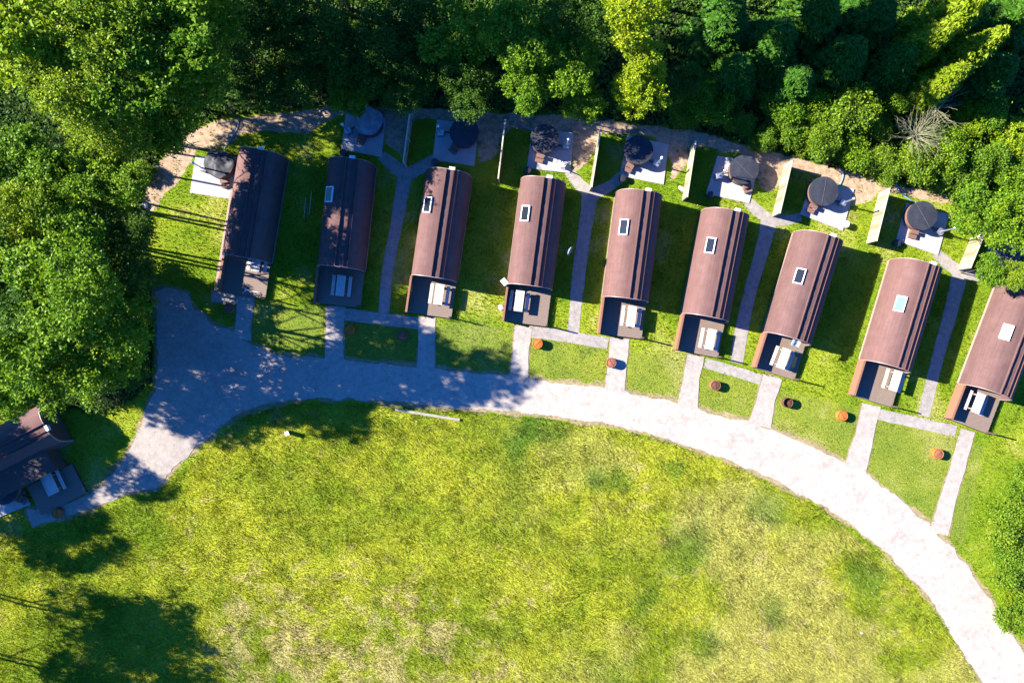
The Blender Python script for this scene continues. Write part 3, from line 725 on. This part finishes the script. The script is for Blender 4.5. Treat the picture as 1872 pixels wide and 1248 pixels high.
def stone(name, px, py, r, lab, cat, mat, sq=(1, 1, .7), seed=1):
    bm = bmesh.new(); bmesh.ops.create_icosphere(bm, subdivisions=3, radius=r); rg = np.random.default_rng(seed)
    for v in bm.verts:
        k = 1+.35*(float(fbm(np.array([v.co.x/r*1.2+seed*5]), np.array([v.co.y/r*1.2+v.co.z/r]), 1, seed, 3)[0])-.5); v.co = Vector((v.co.x*sq[0]*k, v.co.y*sq[1]*k, v.co.z*sq[2]*k))
    me = bpy.data.meshes.new(name); bm.to_mesh(me); bm.free(); me.materials.append(mat)
    o = bpy.data.objects.new(name, me); COL.objects.link(o); x, y, _ = at(px, py); o.location = (x, y, r*sq[2]*.55); o.rotation_euler = (0, 0, seed); return tag(o, lab, cat)
stone('bin_bag', 916, 562, .22, 'small white bag on the grass left of the dish pod\'s deck', 'bag', M['white'], seed=2)
stone('boulder', 1247, 346, .24, 'pale boulder against the fence between the fifth and sixth tubs', 'stone', M['stone'], (.75, 1.5, .7), 1)
stone('boulder', 266, 376, .24, 'whitish stone at the tree edge left of the sunny lawn, the upper of two', 'stone', M['stone'], (.9, 1.1, .7), 4)
stone('boulder', 262, 391, .26, 'whitish stone at the tree edge left of the sunny lawn, the lower of two', 'stone', M['stone'], (1.1, .8, .7), 5)
stone('paper_scrap', 1575, 1156, .10, 'tiny white scrap lying in the lower right of the meadow', 'litter', M['white'], (1.2, .9, .4), 6)
mb = MB(); vs = []; n = 8
for i in range(n):
    for j in range(n): vs.append(((i/(n-1)-.5)*.62, (j/(n-1)-.5)*.45, .05*math.sin(i*1.1)+.03*math.cos(j*1.7)))
vs2 = [(a, b, c-.012) for a, b, c in vs]; m = n*n
fs = [(i*n+j, (i+1)*n+j, (i+1)*n+j+1, i*n+j+1) for i in range(n-1) for j in range(n-1)]
fs2 = [tuple(m+q_ for q_ in f[::-1]) for f in fs]
ring = [i for i in range(n)]+[i*n+n-1 for i in range(1, n)]+[(n-1)*n+j for j in range(n-2, -1, -1)]+[i*n for i in range(n-2, 0, -1)]
fs3 = [(ring[k], ring[(k+1) % len(ring)], m+ring[(k+1) % len(ring)], m+ring[k]) for k in range(len(ring))]
mb.add(vs+vs2, fs+fs2+fs3); o = simple('pale_cloth', mb, M['greybox'], 'pale grey cloth hanging at the front roof edge of the seventh pod', 'cloth', 0, True)
o.location = at(1455, 627, 2.9); o.rotation_euler = (R(18), R(6), PODS[6][1])
for i, (pts, lab) in enumerate([([(1535,306),(1541,318),(1539,330),(1533,342)], 'blue hose crossing the bare soil above the seventh slab'),
                 ([(1637,331),(1641,345),(1650,356),(1664,366),(1676,372)], 'blue hose crossing the bare soil above the eighth slab'),
                 ([(436,216),(435,232),(426,250),(410,272)], 'thin blue hose running down the shaded soil to the first hot tub'),
                 ([(942,210),(946,222),(958,232),(974,238)], 'thin pale hose on the bank above the fourth hot tub')]):
    mb = MB(); P = [Vector((*P2(*p), .05)) for p in pts]; fine = []
    for k in range(len(P)-1):
        for j in range(5):
            u = j/5; a = P[max(k-1, 0)]; b = P[k]; c_ = P[k+1]; d = P[min(k+2, len(P)-1)]
            fine.append(.5*((2*b)+(c_-a)*u+(2*a-5*b+4*c_-d)*u*u+(-a+3*b-3*c_+d)*u**3))
    fine.append(P[-1]); mb.tube(fine, .045 if i < 2 else .025, 8); simple('garden_hose', mb, M['hose'], lab, 'hose', 0, True)
def chair_(px, py, rz, lab, mat):
    x, y, _ = at(px, py, .5); t = thing('garden_chair', lab, 'chair', (x, y, .092), rz)
    mb = MB(); mb.box(-.24, .24, -.24, .22, .40, .44); mb.build('seat', mat, t, bevel=.01)
    mb = MB(); mb.cbox((0, .29, .68), (.46, .04, .52), rx=R(-14)); mb.build('backrest', mat, t, bevel=.01)
    for a in (-.2, .2):
        for b in (-.2, .18):
            mb = MB(); mb.box(a-.02, a+.02, b-.02, b+.02, 0, .398); mb.build('leg', mat, t)
chair_(1024, 300, R(150), 'white chair on the lower right of the slab above the dish pod', M['white'])
x, y, _ = at(435, 346, .5); t = thing('planter_box', 'narrow pale green planter box between the first slab and the leftmost pod', 'planter', (x, y, .1), PODS[0][1])
M['palegreen'] = noisy('pale_green_paint', (.22, .33, .22), (.34, .46, .32), 6, .7)
for a, b, c_, d in ((-.18, .18, -.55, -.52), (-.18, .18, .52, .55), (-.18, -.15, -.519, .519), (.15, .18, -.519, .519)):
    mb = MB(); mb.box(a, b, c_, d, 0, .45); mb.build('side', M['palegreen'], t)
mb = MB(); mb.box(-.149, .149, -.518, .518, .02, .36); mb.build('earth', M['soil'], t)
x, y, _ = at(457, 531, .4); t = thing('broom', 'pale broom lying near the lower edge of the leftmost pod\'s deck', 'broom', (x, y, .36), PODS[0][1]-.05)
mb = MB(); mb.tube([(-.3, 0, .03), (.75, 0, .03)], .022, 8); mb.build('handle', M['white'], t)
mb = MB(); mb.box(-.42, -.305, -.16, .16, 0, .07); mb.build('brush_head', M['white'], t, bevel=.01)
# long timbers stacked in the dark strip between the first two pods
for i, (a, b, lab) in enumerate([((560,362),(556,398),'upper of two thin pale poles lying between the first and second pods'), ((570,350),(566,392),'right hand thin pale pole lying between the first and second pods')]):
    simple('pole', beam(a, b, .05, .05, .03), M['fence'], lab, 'pole')
# timber walkway on the west side of the first pod
p0, rz0 = PODS[0]; t = thing('boardwalk', 'narrow brown boardwalk along the left side of the leftmost pod', 'walkway', (p0.x, p0.y, 0), rz0)
mb = MB()
for k in range(38):
    y0 = -DK+k*.21; mb.box(-PA-.62, -PA-.08, y0+.006, y0+.204, .10, .14)
mb.build('boards', M['trim'], t)
mb = MB(); mb.box(-PA-.6, -PA-.52, -DK, 5.2, .0, .098); mb.box(-PA-.2, -PA-.12, -DK, 5.2, 0, .098); mb.build('bearers', M['darkwood'], t)

# ------------------------------------------------------------------ vegetation meshes
def quads(C, size, rg, up=.35, aspect=.62, dirs=None):
    n = len(C); N = rg.normal(size=(n, 3)); N[:, 2] = np.abs(N[:, 2])+up; N /= np.linalg.norm(N, axis=1)[:, None]
    T = rg.normal(size=(n, 3)) if dirs is None else dirs+rg.normal(size=(n, 3))*.25
    T -= N*(T*N).sum(1)[:, None]; T /= np.linalg.norm(T, axis=1)[:, None]; B = np.cross(N, T)
    s = size[:, None]; a = C-T*s*.5; b = C+B*s*aspect*.5+N*s*.1; c = C+T*s*.5; d = C-B*s*aspect*.5+N*s*.1
    V = np.stack((a, b, c, d), 1).reshape(-1, 3); F = np.arange(4*n).reshape(n, 4); return V, F
def crown(name, seed, mat, nl=19, tufts=72, leaves=18, leaf=(.14, .27), tr=.145, flat=.85, lr=(.24, .42), drop=.34):
    """crown about 3 m in radius built of leaf tufts on many lobes, centred on the origin"""
    rg = np.random.default_rng(seed); L = []
    for i in range(nl):
        a = rg.uniform(0, 2*math.pi); r = math.sqrt(rg.uniform(0, 1))*2.0; z = rg.uniform(-1.1, 1.6)*(1-.35*r/2)
        L.append((r*math.cos(a), r*math.sin(a), z, 3*rg.uniform(*lr)))
    L = np.array(L); out = []
    for (x, y, z, r) in L:
        d = rg.normal(size=(tufts, 3)); d[:, 2] += .35; d /= np.linalg.norm(d, axis=1)[:, None]
        c = np.array((x, y, z))+d*r*(1-.45*rg.uniform(0, 1, (tufts, 1))**2.2)*(1+.12*rg.normal(size=(tufts, 1))); c[:, 2] = z+(c[:, 2]-z)*flat
        keep = np.ones(tufts, bool)
        for (x2, y2, z2, r2) in L:
            if (x2, y2, z2) != (x, y, z): keep &= np.linalg.norm(c-np.array((x2, y2, z2)), axis=1) > r2*.66
        out.append(c[keep])
    T = np.concatenate(out); T = T[rg.uniform(size=len(T)) > drop]
    C = (T[:, None, :]+rg.normal(size=(len(T), leaves, 3))*tr*np.array((1, 1, .7))).reshape(-1, 3)
    V, F = quads(C, rg.uniform(*leaf, len(C)), rg); me = fastmesh(name, V, F); me.materials.append(mat); return me
def conifer(name, seed, mat, H=10.0, Rr=2.6):
    rg = np.random.default_rng(seed); Cs = []; Ds = []; Ss = []
    z = 1.2
    while z < H-.2:
        k = 1-(z/H); nb = int(6+4*k); L = Rr*(k**.8)*.95+.15; a0 = rg.uniform(0, 6.28)
        for b in range(nb):
            a = a0+b*6.283/nb+rg.normal()*.18; l = L*rg.uniform(.72, 1.12); n = max(4, int(l/.11)); dr_ = rg.uniform(.18, .34)
            for j in range(n):
                u = (j+.5)/n; r = u*l; zz = z+.25*u-dr_*l*u*u; w_ = 1.45*(.16+.42*math.sin(math.pi*min(1, u*.85+.12)))*min(1, .45+l*.3)
                for sd in (-1, 1):
                    for q_ in range(2):
                        aa = a+sd*R(rg.uniform(32, 62)); d = np.array((math.cos(aa), math.sin(aa), -.28+rg.normal()*.1)); s = w_*rg.uniform(.7, 1.15)
                        Cs.append(np.array((r*math.cos(a), r*math.sin(a), zz))+d*s*.5); Ds.append(d); Ss.append(s)
            Cs.append(np.array((l*math.cos(a), l*math.sin(a), z+.25-dr_*l))); Ds.append(np.array((math.cos(a), math.sin(a), -.4))); Ss.append(.4)
        z += rg.uniform(.26, .36)+.10*k
    C = np.array(Cs); D = np.array(Ds); Sz = np.array(Ss); V, F = quads(C, Sz, rg, .9, .36, D*3); me = fastmesh(name, V, F); me.materials.append(mat); return me
def trunk_mesh(name, seed, broad=True):
    """height 1 unit trunk (0..1) with limbs; scaled per tree"""
    rg = random.Random(seed); mb = MB()
    mb.tube([(0, 0, -.02), (.02, .01, .3), (.0, .03, .6), (.02, 0, 1.0)], [.011, .009, .007, .003] if broad else [.022, .018, .012, .003], 10)
    if broad:
        for k in range(7):
            a = k*2.4+rg.random(); z = .48+.06*k; L = .16+.1*rg.random()
            mb.tube([(0, .02, z), (L*.5*math.cos(a), L*.5*math.sin(a), z+.09), (L*math.cos(a), L*math.sin(a), z+.15)], [.006, .004, .0015], 6)
    me = bpy.data.meshes.new(name); me.from_pydata(mb.v, [], mb.f); me.update(); me.materials.append(M['bark']); return me
CR = {}
for k in range(3): CR['mid%d' % k] = crown('crown', 10+k, M['leaf_mid'])
for k in range(3): CR['oak%d' % k] = crown('crown', 20+k, M['leaf_oak'], nl=24, tufts=66, leaf=(.12, .21), lr=(.20, .35))
for k in range(2): CR['yel%d' % k] = crown('crown', 30+k, M['leaf_yel'], nl=15, lr=(.24, .42))
for k in range(3): CR['dark%d' % k] = crown('crown', 40+k, M['leaf_dark'], leaf=(.12, .22))
for k in range(3): CR['shrub%d' % k] = crown('foliage', 50+k, M['leaf_shrub'], nl=17, tufts=85, leaves=15, leaf=(.15, .32), tr=.24, lr=(.22, .44))
for k in range(2): CR['bramble%d' % k] = crown('foliage', 60+k, M['leaf_mid'], nl=17, tufts=80, leaves=14, leaf=(.15, .32), tr=.24, lr=(.22, .44))
for k in range(2): CR['con%d' % k] = conifer('crown', 70+k, M['needle'])
CR['cony0'] = conifer('crown', 75, M['needle_yel'], 10, 2.4); CR['cony1'] = conifer('crown', 77, M['needle_yel'], 10, 2.2)
for k in range(2): CR['gap%d' % k] = crown('crown', 80+k, M['leaf_mid'], tufts=60, drop=.62)
TR = [trunk_mesh('trunk', k) for k in range(3)]; TRC = trunk_mesh('trunk', 9, False)
trc = random.Random(11)
def link(name, me, parent): o = bpy.data.objects.new(name, me); COL.objects.link(o); o.parent = parent; return o
def tree(kind, ax, ay, z, r, lab, grp='broadleaf trees round the site', cat='tree', hz=None, name='broadleaf_tree'):
    x, y, _ = at(ax, ay, z); gpx, gpy = x*S+936, 624-y*S; dx = dy = 0.0
    if gpx < 420 and gpy > 215 and gpx > 236: dx = (gpx-236)/S           # rooted in the wood, leaning out over the clearing
    t = thing(name, lab, cat, (x-dx, y-dy, 0), 0, grp)
    ks = [k for k in CR if k.startswith(kind)]; c_ = link('crown', CR[trc.choice(ks)], t); s = r/2.75; c_.rotation_euler = (0, 0, trc.uniform(0, 6.28))
    c_.location = (dx, dy, z); c_.scale = (s*trc.uniform(.93, 1.07), s*trc.uniform(.93, 1.07), (hz or r*.95)/2.75)
    k_ = link('trunk', trc.choice(TR), t); hh = math.hypot(z+.45*r, dx); k_.scale = (hh*.8, hh*.8, hh); k_.rotation_euler = (0, math.atan2(dx, z+.45*r), 0); return t
def conif(kind, ax, ay, h, r, lab, grp='conifers along the top edge'):
    x, y, _ = at(ax, ay, h*.55); t = thing('conifer_tree', lab, 'tree', (x, y, 0), trc.uniform(0, 6.28), grp)
    ks = [k for k in CR if k.startswith(kind) and k[len(kind)].isdigit()]; c_ = link('crown', CR[trc.choice(ks)], t); c_.scale = (r/2.5, r/2.5, h/10)
    k_ = link('trunk', TRC, t); k_.scale = (h, h, h*.98); return t
def shrub(kind, px, py, r, lab, h=None, grp='shrubs on the bank'):
    h = h or r*.8; x, y, _ = at(px, py, h*.6); t = thing('shrub', lab, 'shrub', (x, y, 0), trc.uniform(0, 6.28), grp)
    ks = [k for k in CR if k.startswith(kind)]; c_ = link('foliage', CR[trc.choice(ks)], t); s = r/2.75; c_.scale = (s, s, h/3.2); c_.location = (0, 0, h*.52)
    k_ = link('stem', trc.choice(TR), t); k_.scale = (h*.9, h*.9, h*.9); return t

# -- tall trees, upper left
tree('dark', 85, 95, 7.5, 3.0, 'hidden dark tree added to shade the soil, under the yellow green one, top left corner')  # hidden under the tall canopy, added to shade the soil strip
tree('mid', 300, 55, 11, 3.6, 'bright green tree at the top edge, upper left, right of the tallest yellowish one')
tree('oak', 190, 50, 12, 3.3, 'green tree at the top edge between the corner tree and the bright green one')
tree('yel', 55, 55, 12, 3.9, 'yellow green tree filling the top left corner')
tree('gap', 355, 150, 8, 2.7, 'darker green tree overhanging the shaded soil above the leftmost pod')
tree('gap', 222, 165, 11, 3.3, 'loose crowned green tree in the upper left, right of the black gap in the canopy')
tree('oak', 135, 155, 11.5, 2.9, 'olive leafed tree directly beside the black gap in the upper left canopy')
tree('oak', 195, 255, 8.5, 3.0, 'olive leafed tree below the black gap, left of the soil bank')
tree('mid', 300, 222, 6.8, 2.2, 'small green tree at the top end of the sunny soil bank')
tree('gap', 400, 40, 8, 2.6, 'loose crowned tree at the top edge between the bright green tree and the dark wood')
# -- low trees left of the sunny lawn
tree('mid', 40, 300, 10, 2.6, 'green tree at the left edge just below the black gap')
tree('mid', 125, 335, 10, 2.3, 'green tree left of the sunny lawn, upper one')
tree('mid', 215, 335, 9.5, 1.9, 'green tree touching the left side of the soil bank')
tree('oak', 30, 400, 11, 2.5, 'olive green tree at the left edge level with the sunny lawn')
tree('mid', 130, 425, 10.3, 2.6, 'green tree left of the sunny lawn, level with its middle')
tree('dark', 225, 415, 9.3, 2.0, 'dark tree touching the left side of the sunny lawn')
# -- tall trees left of the track
tree('dark', 225, 490, 9.5, 2.2, 'dark tree overhanging the top end of the track')
tree('mid', 115, 525, 12.5, 3.3, 'tall green tree left of the track whose shadow lies along it')
tree('gap', 215, 580, 10.0, 2.6, 'tall green tree overhanging the left edge of the track')
tree('dark', 15, 520, 12, 3.2, 'dark green tree at the left edge level with the top of the track')
tree('mid', 50, 610, 9.5, 3.2, 'green tree at the left edge above the corner cabin')
tree('mid', 172, 650, 8.5, 2.8, 'bright edged tree between the corner cabin and the track')
tree('dark', 235, 665, 4.5, 1.7, 'small dark tree at the left edge of the track')
tree('mid', 100, 700, 7.0, 2.2, 'green tree whose tip overhangs the corner cabin roof')
tree('mid', 20, 700, 6.5, 2.2, 'green tree behind the corner cabin at the left edge')
tree('dark', 212, 505, 4.5, 2.2, 'low dark tree added for shade at the upper left corner of the track')  # this and the next two: understory crowns added to keep the track shaded
tree('mid', 205, 572, 4.3, 2.3, 'low green tree added for shade under the tall one at the left edge of the track')
tree('dark', 190, 620, 4.0, 2.0, 'low dark tree added for shade left of the track, above the lit verge')
tree('gap', 160, 530, 14.0, 2.6, 'tallest green crown left of the track')
# -- dark wood, top centre
DW = [(470,60,4.5,2.8,'dark'),(560,40,5,3.0,'dark'),(650,110,4.5,2.8,'dark'),(470,150,3.6,2.4,'dark'),(560,140,3.6,2.3,'dark'),(735,50,5,3,'dark'),(745,150,4,2.4,'dark'),(830,70,5,2.8,'mid'),(855,160,4.2,2.2,'dark'),(640,175,3.2,1.7,'mid')]
PH_ = ['in the dark wood above the leftmost pod, at the top edge','at the top edge, above the gap of the first two pods','in the dark wood above the second hot tub','in the dark wood just above the shaded soil strip','in the dark wood above the shaded soil strip, right of another',
       'at the top edge above the third hot tub','in the dark wood directly above the third hot tub','at the top edge left of the mid green group','overhanging the soil right of the third hot tub','catching a little sun above the second hot tub']
for (a, b, z, r, k), ph in zip(DW, PH_): tree(k, a, b, z, r, ('mid green tree ' if k == 'mid' else 'dark shaded tree ')+ph)
tree('mid', 945, 70, 7, 2.4, 'mid green tree at the top edge above the fourth hot tub')
tree('mid', 965, 165, 5.6, 2.0, 'green tree with a sunny left side just above the fourth hot tub')
tree('mid', 1035, 120, 6.2, 2.2, 'mid green tree left of the lower yellow green crown')
tree('dark', 1060, 30, 7, 2.4, 'dark green tree at the top edge left of the upper yellow green crown')
tree('mid', 1065, 190, 4.2, 1.5, 'small green tree over the soil between the fourth and fifth hot tubs')
tree('yel', 1162, 38, 8.2, 2.4, 'upper of the two bright yellow green crowns at the top centre')
tree('yel', 1168, 165, 5.4, 2.2, 'lower of the two bright yellow green crowns, above the fifth hot tub')
tree('yel', 1175, 110, 6.6, 1.5, 'small yellow green crown between the two big yellow green ones')
tree('dark', 1240, 150, 3.6, 1.7, 'low dark tree right of the lower yellow green crown')
# -- conifers, top right
CF = [(1325,40,7,2.7,'con','dark conifer at the top edge right of the black gap'),(1415,75,6.5,2.7,'con','dark conifer, second from the black gap'),(1490,25,7,2.7,'con','dark conifer at the top edge above the seventh hot tub'),
      (1545,105,6.2,2.5,'con','dark conifer left of the bright yellowish conifers, lower one'),(1595,35,6,2.7,'con','dark conifer at the top edge left of the bright yellowish conifers'),(1640,115,5.6,2.3,'con','dark green conifer touching the left of the bright conifers'),
      (1745,25,10.5,2.7,'cony','bright yellowish conifer at the top edge, upper right'),(1700,75,9.5,2.0,'cony','upper left of the bright yellowish conifers'),(1775,95,9.0,2.1,'cony','right hand bright yellowish conifer'),(1722,150,7.2,1.9,'cony','bright conifer just above the dead branches'),
      (1845,40,6.5,2.7,'con','dark conifer in the top right corner'),(1345,130,5.2,2.3,'con','dark conifer in the deep shade right of the black gap'),(1455,150,5,2.2,'con','small dark conifer above the green shrubs'),(1820,130,5,2.3,'con','dark conifer right of the bright conifers')]
for (a, b, h, r, k, lab) in CF: conif(k, a, b, h, r, lab)
# -- shrubs on the bank
SH = [(1300,190,1.5,'bramble','dark shrub above the sixth hot tub in the shade'),(1355,218,1.2,'shrub','small shrub catching the sun above the sixth hot tub'),(1250,205,1.4,'bramble','dark low shrub right of the lower yellow green crown'),
      (1430,190,1.7,'bramble','dark shrub below the small dark conifer'),(1440,235,1.5,'shrub','bright shrub at the left end of the sunny bank'),(1488,205,1.4,'bramble','shrub on the sunny bank above the seventh hot tub'),
      (1505,262,1.5,'shrub','bright shrub at the soil edge above the seventh hot tub'),(1560,205,2.1,'shrub','large bright shrub in the middle of the bank'),(1565,275,1.5,'bramble','leafy shrub at the soil edge above the sixth fence'),
      (1612,235,1.3,'oak','olive shrub left of the pale dead bush'),(1530,240,1.0,'yel','small yellow green shrub in the middle of the bank'),(1465,262,1.0,'oak','small olive shrub at the soil edge above the sixth fence'),(1620,300,1.5,'shrub','shrub at the soil edge below the pale dead bush'),(1640,175,1.2,'bramble','shrub above the dead bush, left of its bare branches'),
      (1680,300,1.7,'shrub','shrub above the eighth hot tub'),(1742,275,1.6,'bramble','dark shrub right of the pale dead bush'),(1775,215,1.5,'yel','bright shrub right of the bare branches'),(1800,290,1.9,'shrub','shrub above the tree at the right edge'),
      (1845,250,1.7,'yel','yellowish shrub at the right edge below the dark gap'),(1740,330,1.5,'shrub','shrub at the right end of the soil strip'),(1860,320,2.0,'bramble','shrub at the right edge above the hidden hot tub'),
      (1395,255,1.1,'shrub','low shrub at the soil edge right of the sixth hot tub'),(1815,200,1.6,'bramble','dark shrub below the top right conifer'),(1545,165,1.5,'bramble','shaded shrub under the conifers above the bank')]
for (a, b, r, k, lab) in SH: shrub(k, a, b, r, lab, h=r*(.85+.12*(hash((a*7+b) % 11) % 7)))
for a_, b_, r_, h_, l_ in ((213,528,2.0,3.6,'unseen bush added for shade at the upper left track corner, under the trees'),(222,575,2.0,3.6,'unseen bush added for shade at the left track edge, upper one under the trees'),
                       (216,622,1.9,3.4,'unseen bush added for shade at the left track edge, lower one under the trees'),(236,492,1.3,2.4,'bush added for shade between the sunny lawn and the track corner')):
    shrub('bramble', a_, b_, r_, l_, h_, 'bushes added for shade under the trees left of the track')  # unseen dense bushes, added to block low sun from the track's left end
shrub('shrub', 262, 316, .9, 'small bright bush at the left edge of the soil bank', .9)
shrub('shrub', 1856, 960, 1.9, 'hedge bush on the right edge beside the track, upper one', 1.6, 'hedge bushes at the right edge')
shrub('shrub', 1861, 1040, 1.8, 'hedge bush on the right edge beside the track, middle one', 1.5, 'hedge bushes at the right edge')
shrub('shrub', 1871, 1120, 1.9, 'hedge bush on the right edge beside the track, lower one', 1.5, 'hedge bushes at the right edge')
shrub('shrub', 1840, 1000, 1.1, 'small bright bush at the foot of the right edge hedge', .8, 'hedge bushes at the right edge')
shrub('yel', 1846, 1085, 1.2, 'small yellow green bush at the foot of the right edge hedge', .9, 'hedge bushes at the right edge')
shrub('shrub', 1868, 880, 1.7, 'hedge bush on the right edge below the rightmost pod', 1.4, 'hedge bushes at the right edge')
tree('mid', 1790, 380, 4.2, 1.9, 'green tree touching the eighth hot tub, upper right')
tree('mid', 1845, 410, 4.6, 2.0, 'green tree at the right edge over the hidden hot tub')
tree('mid', 1815, 490, 4.0, 1.3, 'lowest green branches over the roof end of the rightmost pod')
tree('oak', 1865, 500, 4.6, 1.3, 'olive crown at the right edge over the rightmost pod')
# -- dead bush with bare branches
def dead(px, py, lab, seed, n=26, L=1.6):
    rg = random.Random(seed); x, y, _ = at(px, py, 1.5); t = thing('dead_bush', lab, 'bush', (x, y, 0), 0)
    mb = MB(); mb.tube([(0, 0, 0), (.05, 0, .7), (0, .05, 1.3)], [.09, .07, .05], 8)
    for k in range(n):
        a = rg.uniform(0, 6.28); l = L*rg.uniform(.6, 1.1); z0 = rg.uniform(.8, 1.3); pts = [Vector((0, 0, z0))]; d = Vector((math.cos(a), math.sin(a), rg.uniform(.3, 1.2))).normalized()
        for j in range(5):
            d = (d+Vector((rg.uniform(-.3, .3), rg.uniform(-.3, .3), rg.uniform(-.15, .1)))).normalized(); pts.append(pts[-1]+d*l/5)
            if j > 0:
                e = (d+Vector((rg.uniform(-.9, .9), rg.uniform(-.9, .9), rg.uniform(-.2, .4)))).normalized(); mb.tube([pts[-1], pts[-1]+e*l*.16, pts[-1]+(e+d).normalized()*l*.32], [.014, .010, .005], 5)
        mb.tube(pts, [.032, .028, .023, .018, .012, .006], 6)
    mb.build('branches', M['deadwood'], t); return t
dead(1702, 205, 'bare bleached branches standing above the shrubs, below the bright conifers', 1, 22, 2.0).location.z = 1.0
dead(1668, 250, 'pale dry bush in the middle of the bank', 2, 60, 2.0).location.z = .7
dead(345, 262, 'heap of dry twigs on the soil above the first hot tub', 5, 16, .9)
# -- trees beyond the frame that shade the picture
OFF = [(-6,14.5),(60,11.5)]
for i, (px, py, z, r) in enumerate([(150,-10,14,3.8),(240,5,15,3.6),(340,-5,15,3.6),(440,10,15,3.6),(540,0,15,3.6),(640,20,15,3.8),(740,5,14,3.6),(1050,10,15,3.8),(1160,5,15,3.8),(1260,-10,14,3.6),
                                    (-160,1040,9.5,3.0),(-60,1075,8.5,3.5),(-50,1190,8.5,3.5),(-50,812,8.0,1.6),(-250,893,9,3.3),(-230,1130,10,3.2),(-235,700,9,2.6),(-150,600,12,3.4),(-240,760,9.5,3.4),(-310,835,9,3.6),(-160,860,6.5,2.6)]):
    x, y, _ = at(px, py); t = thing('broadleaf_tree', 'tall tree of the wood beyond the picture edge', 'tree', (x, y, 0), i, 'trees beyond the picture edge')
    c_ = link('crown', CR['dark%d' % (i % 3)], t); c_.location = (0, 0, z); c_.scale = (r/2.75,)*3; k_ = link('trunk', TR[i % 3], t); k_.scale = (z, z, z+1)

# ------------------------------------------------------------------ undergrowth (stuff) and grass (stuff)
rg = np.random.default_rng(5)
n = 260000; px = rg.uniform(-150, 2030, n); py = rg.uniform(-150, 780, n)
x = (px-936)/S; y = (624-py)/S
k = inpoly(px, py, FOREST) & ~inpoly(px, py, SOIL)
px, py, x, y = px[k], py[k], x[k], y[k]
h = (.15+1.5*np.clip(fbm(x, y, 2.4, 21)-.30, 0, 1))*rg.uniform(.3, 1, len(x)); edge = 1.0
V, F = quads(np.stack((x, y, h), 1), rg.uniform(.14, .34, len(x)), rg, .6); me = fastmesh('undergrowth', V, F); me.materials.append(M['leaf_dark'])
o = bpy.data.objects.new('undergrowth', me); COL.objects.link(o); structure(o, 'stuff'); tag(o, 'dark leafy undergrowth covering the floor of the wood', 'undergrowth')

excl = [G(p) for p in [ROAD]+PADS+STEMS+ARMS+BANDS+DRIVES]+[podrect(i, .05) for i in range(9)]
def grass(name, n, box, filt, hgt, wid, lab, dens=None, seed=1, lean=.5, bright=1.0, tuft=.25):
    rg = np.random.default_rng(seed); px = rg.uniform(box[0], box[2], n); py = rg.uniform(box[1], box[3], n)
    k = filt(px, py); px, py = px[k], py[k]; x = (px-936)/S; y = (624-py)/S; keep = np.ones(len(x), bool)
    jx = x+rg.normal(size=len(x))*.05; jy = y+rg.normal(size=len(x))*.05
    for i_, p in enumerate(excl): keep &= ~(inpoly(jx, jy, p) if i_ else inpoly(x+rg.normal(size=len(x))*.13, y+rg.normal(size=len(x))*.13, p))
    so_ = inpoly(px, py, SOIL); keep &= ~(so_ & (fbm(x, y, .8, 33) < .60))
    x, y = x[keep], y[keep]; n = len(x)
    cl = fbm(x, y, 1.1, 44); cl2 = sstep(.50, .78, fbm(x, y, .75, 47, 3)); h = hgt*(.35+.8*cl+1.5*cl2*tuft)*rg.uniform(.6, 1.25, n)
    fa = 2*math.pi*(fbm(x, y, 2.6, 55)*1.6); la = fa+rg.normal(size=n)*1.0; ll = h*(lean*(.4+1.2*rg.uniform(size=n)))
    d = np.stack((np.cos(la)*ll, np.sin(la)*ll), 1); wa = rg.uniform(0, math.pi, n); wx = np.cos(wa)*wid*.5*rg.uniform(.6, 1.4, n); wy = np.sin(wa)*wid*.5
    a = np.stack((x-wx, y-wy, np.zeros(n)), 1); b = np.stack((x+wx, y+wy, np.zeros(n)), 1); c = np.stack((x+d[:, 0], y+d[:, 1], h), 1)
    V = np.stack((a, b, c), 1).reshape(-1, 3); F = np.arange(3*n).reshape(n, 3); t = tint(x, y)*bright; t = t*(1-.30*cl2*tuft)[:, None]
    dry = rg.uniform(size=n) < (.05 if tuft > .3 else .02); t[dry] = np.array((.52, .46, .24))*K
    me = fastmesh(name, V, F, np.repeat(t, 3, 0)); me.materials.append(M['grass'])
    o = bpy.data.objects.new(name, me); COL.objects.link(o); structure(o, 'stuff'); tag(o, lab, 'grass')
MEAD = [(-100,1330),(-100,965),(60,972),(290,898),(330,862),(400,800),(450,757),(560,734),(800,747),(1000,765),(1200,799),(1360,859),(1500,928),(1620,1014),(1720,1132),(1780,1230),(1830,1330)]
grass('meadow_grass', 470000, (-90, 720, 1840, 1310), lambda a, b: inpoly(a, b, MEAD), .19, .045, 'long yellow green meadow grass below the curved track', seed=2, lean=.8, tuft=.38)
grass('lawn_grass', 150000, (380, 530, 1830, 1000), lambda a, b: inpoly(a, b, FRONT), .09, .045, 'short trodden lawn between the pods and the track', seed=3)
grass('rough_grass', 380000, (-90, 180, 1960, 1310), lambda a, b: ~inpoly(a, b, FRONT) & ~inpoly(a, b, MEAD) & ~inpoly(a, b, FOREST), .17, .055, 'lush rough grass between the pods and round the slabs', seed=4)
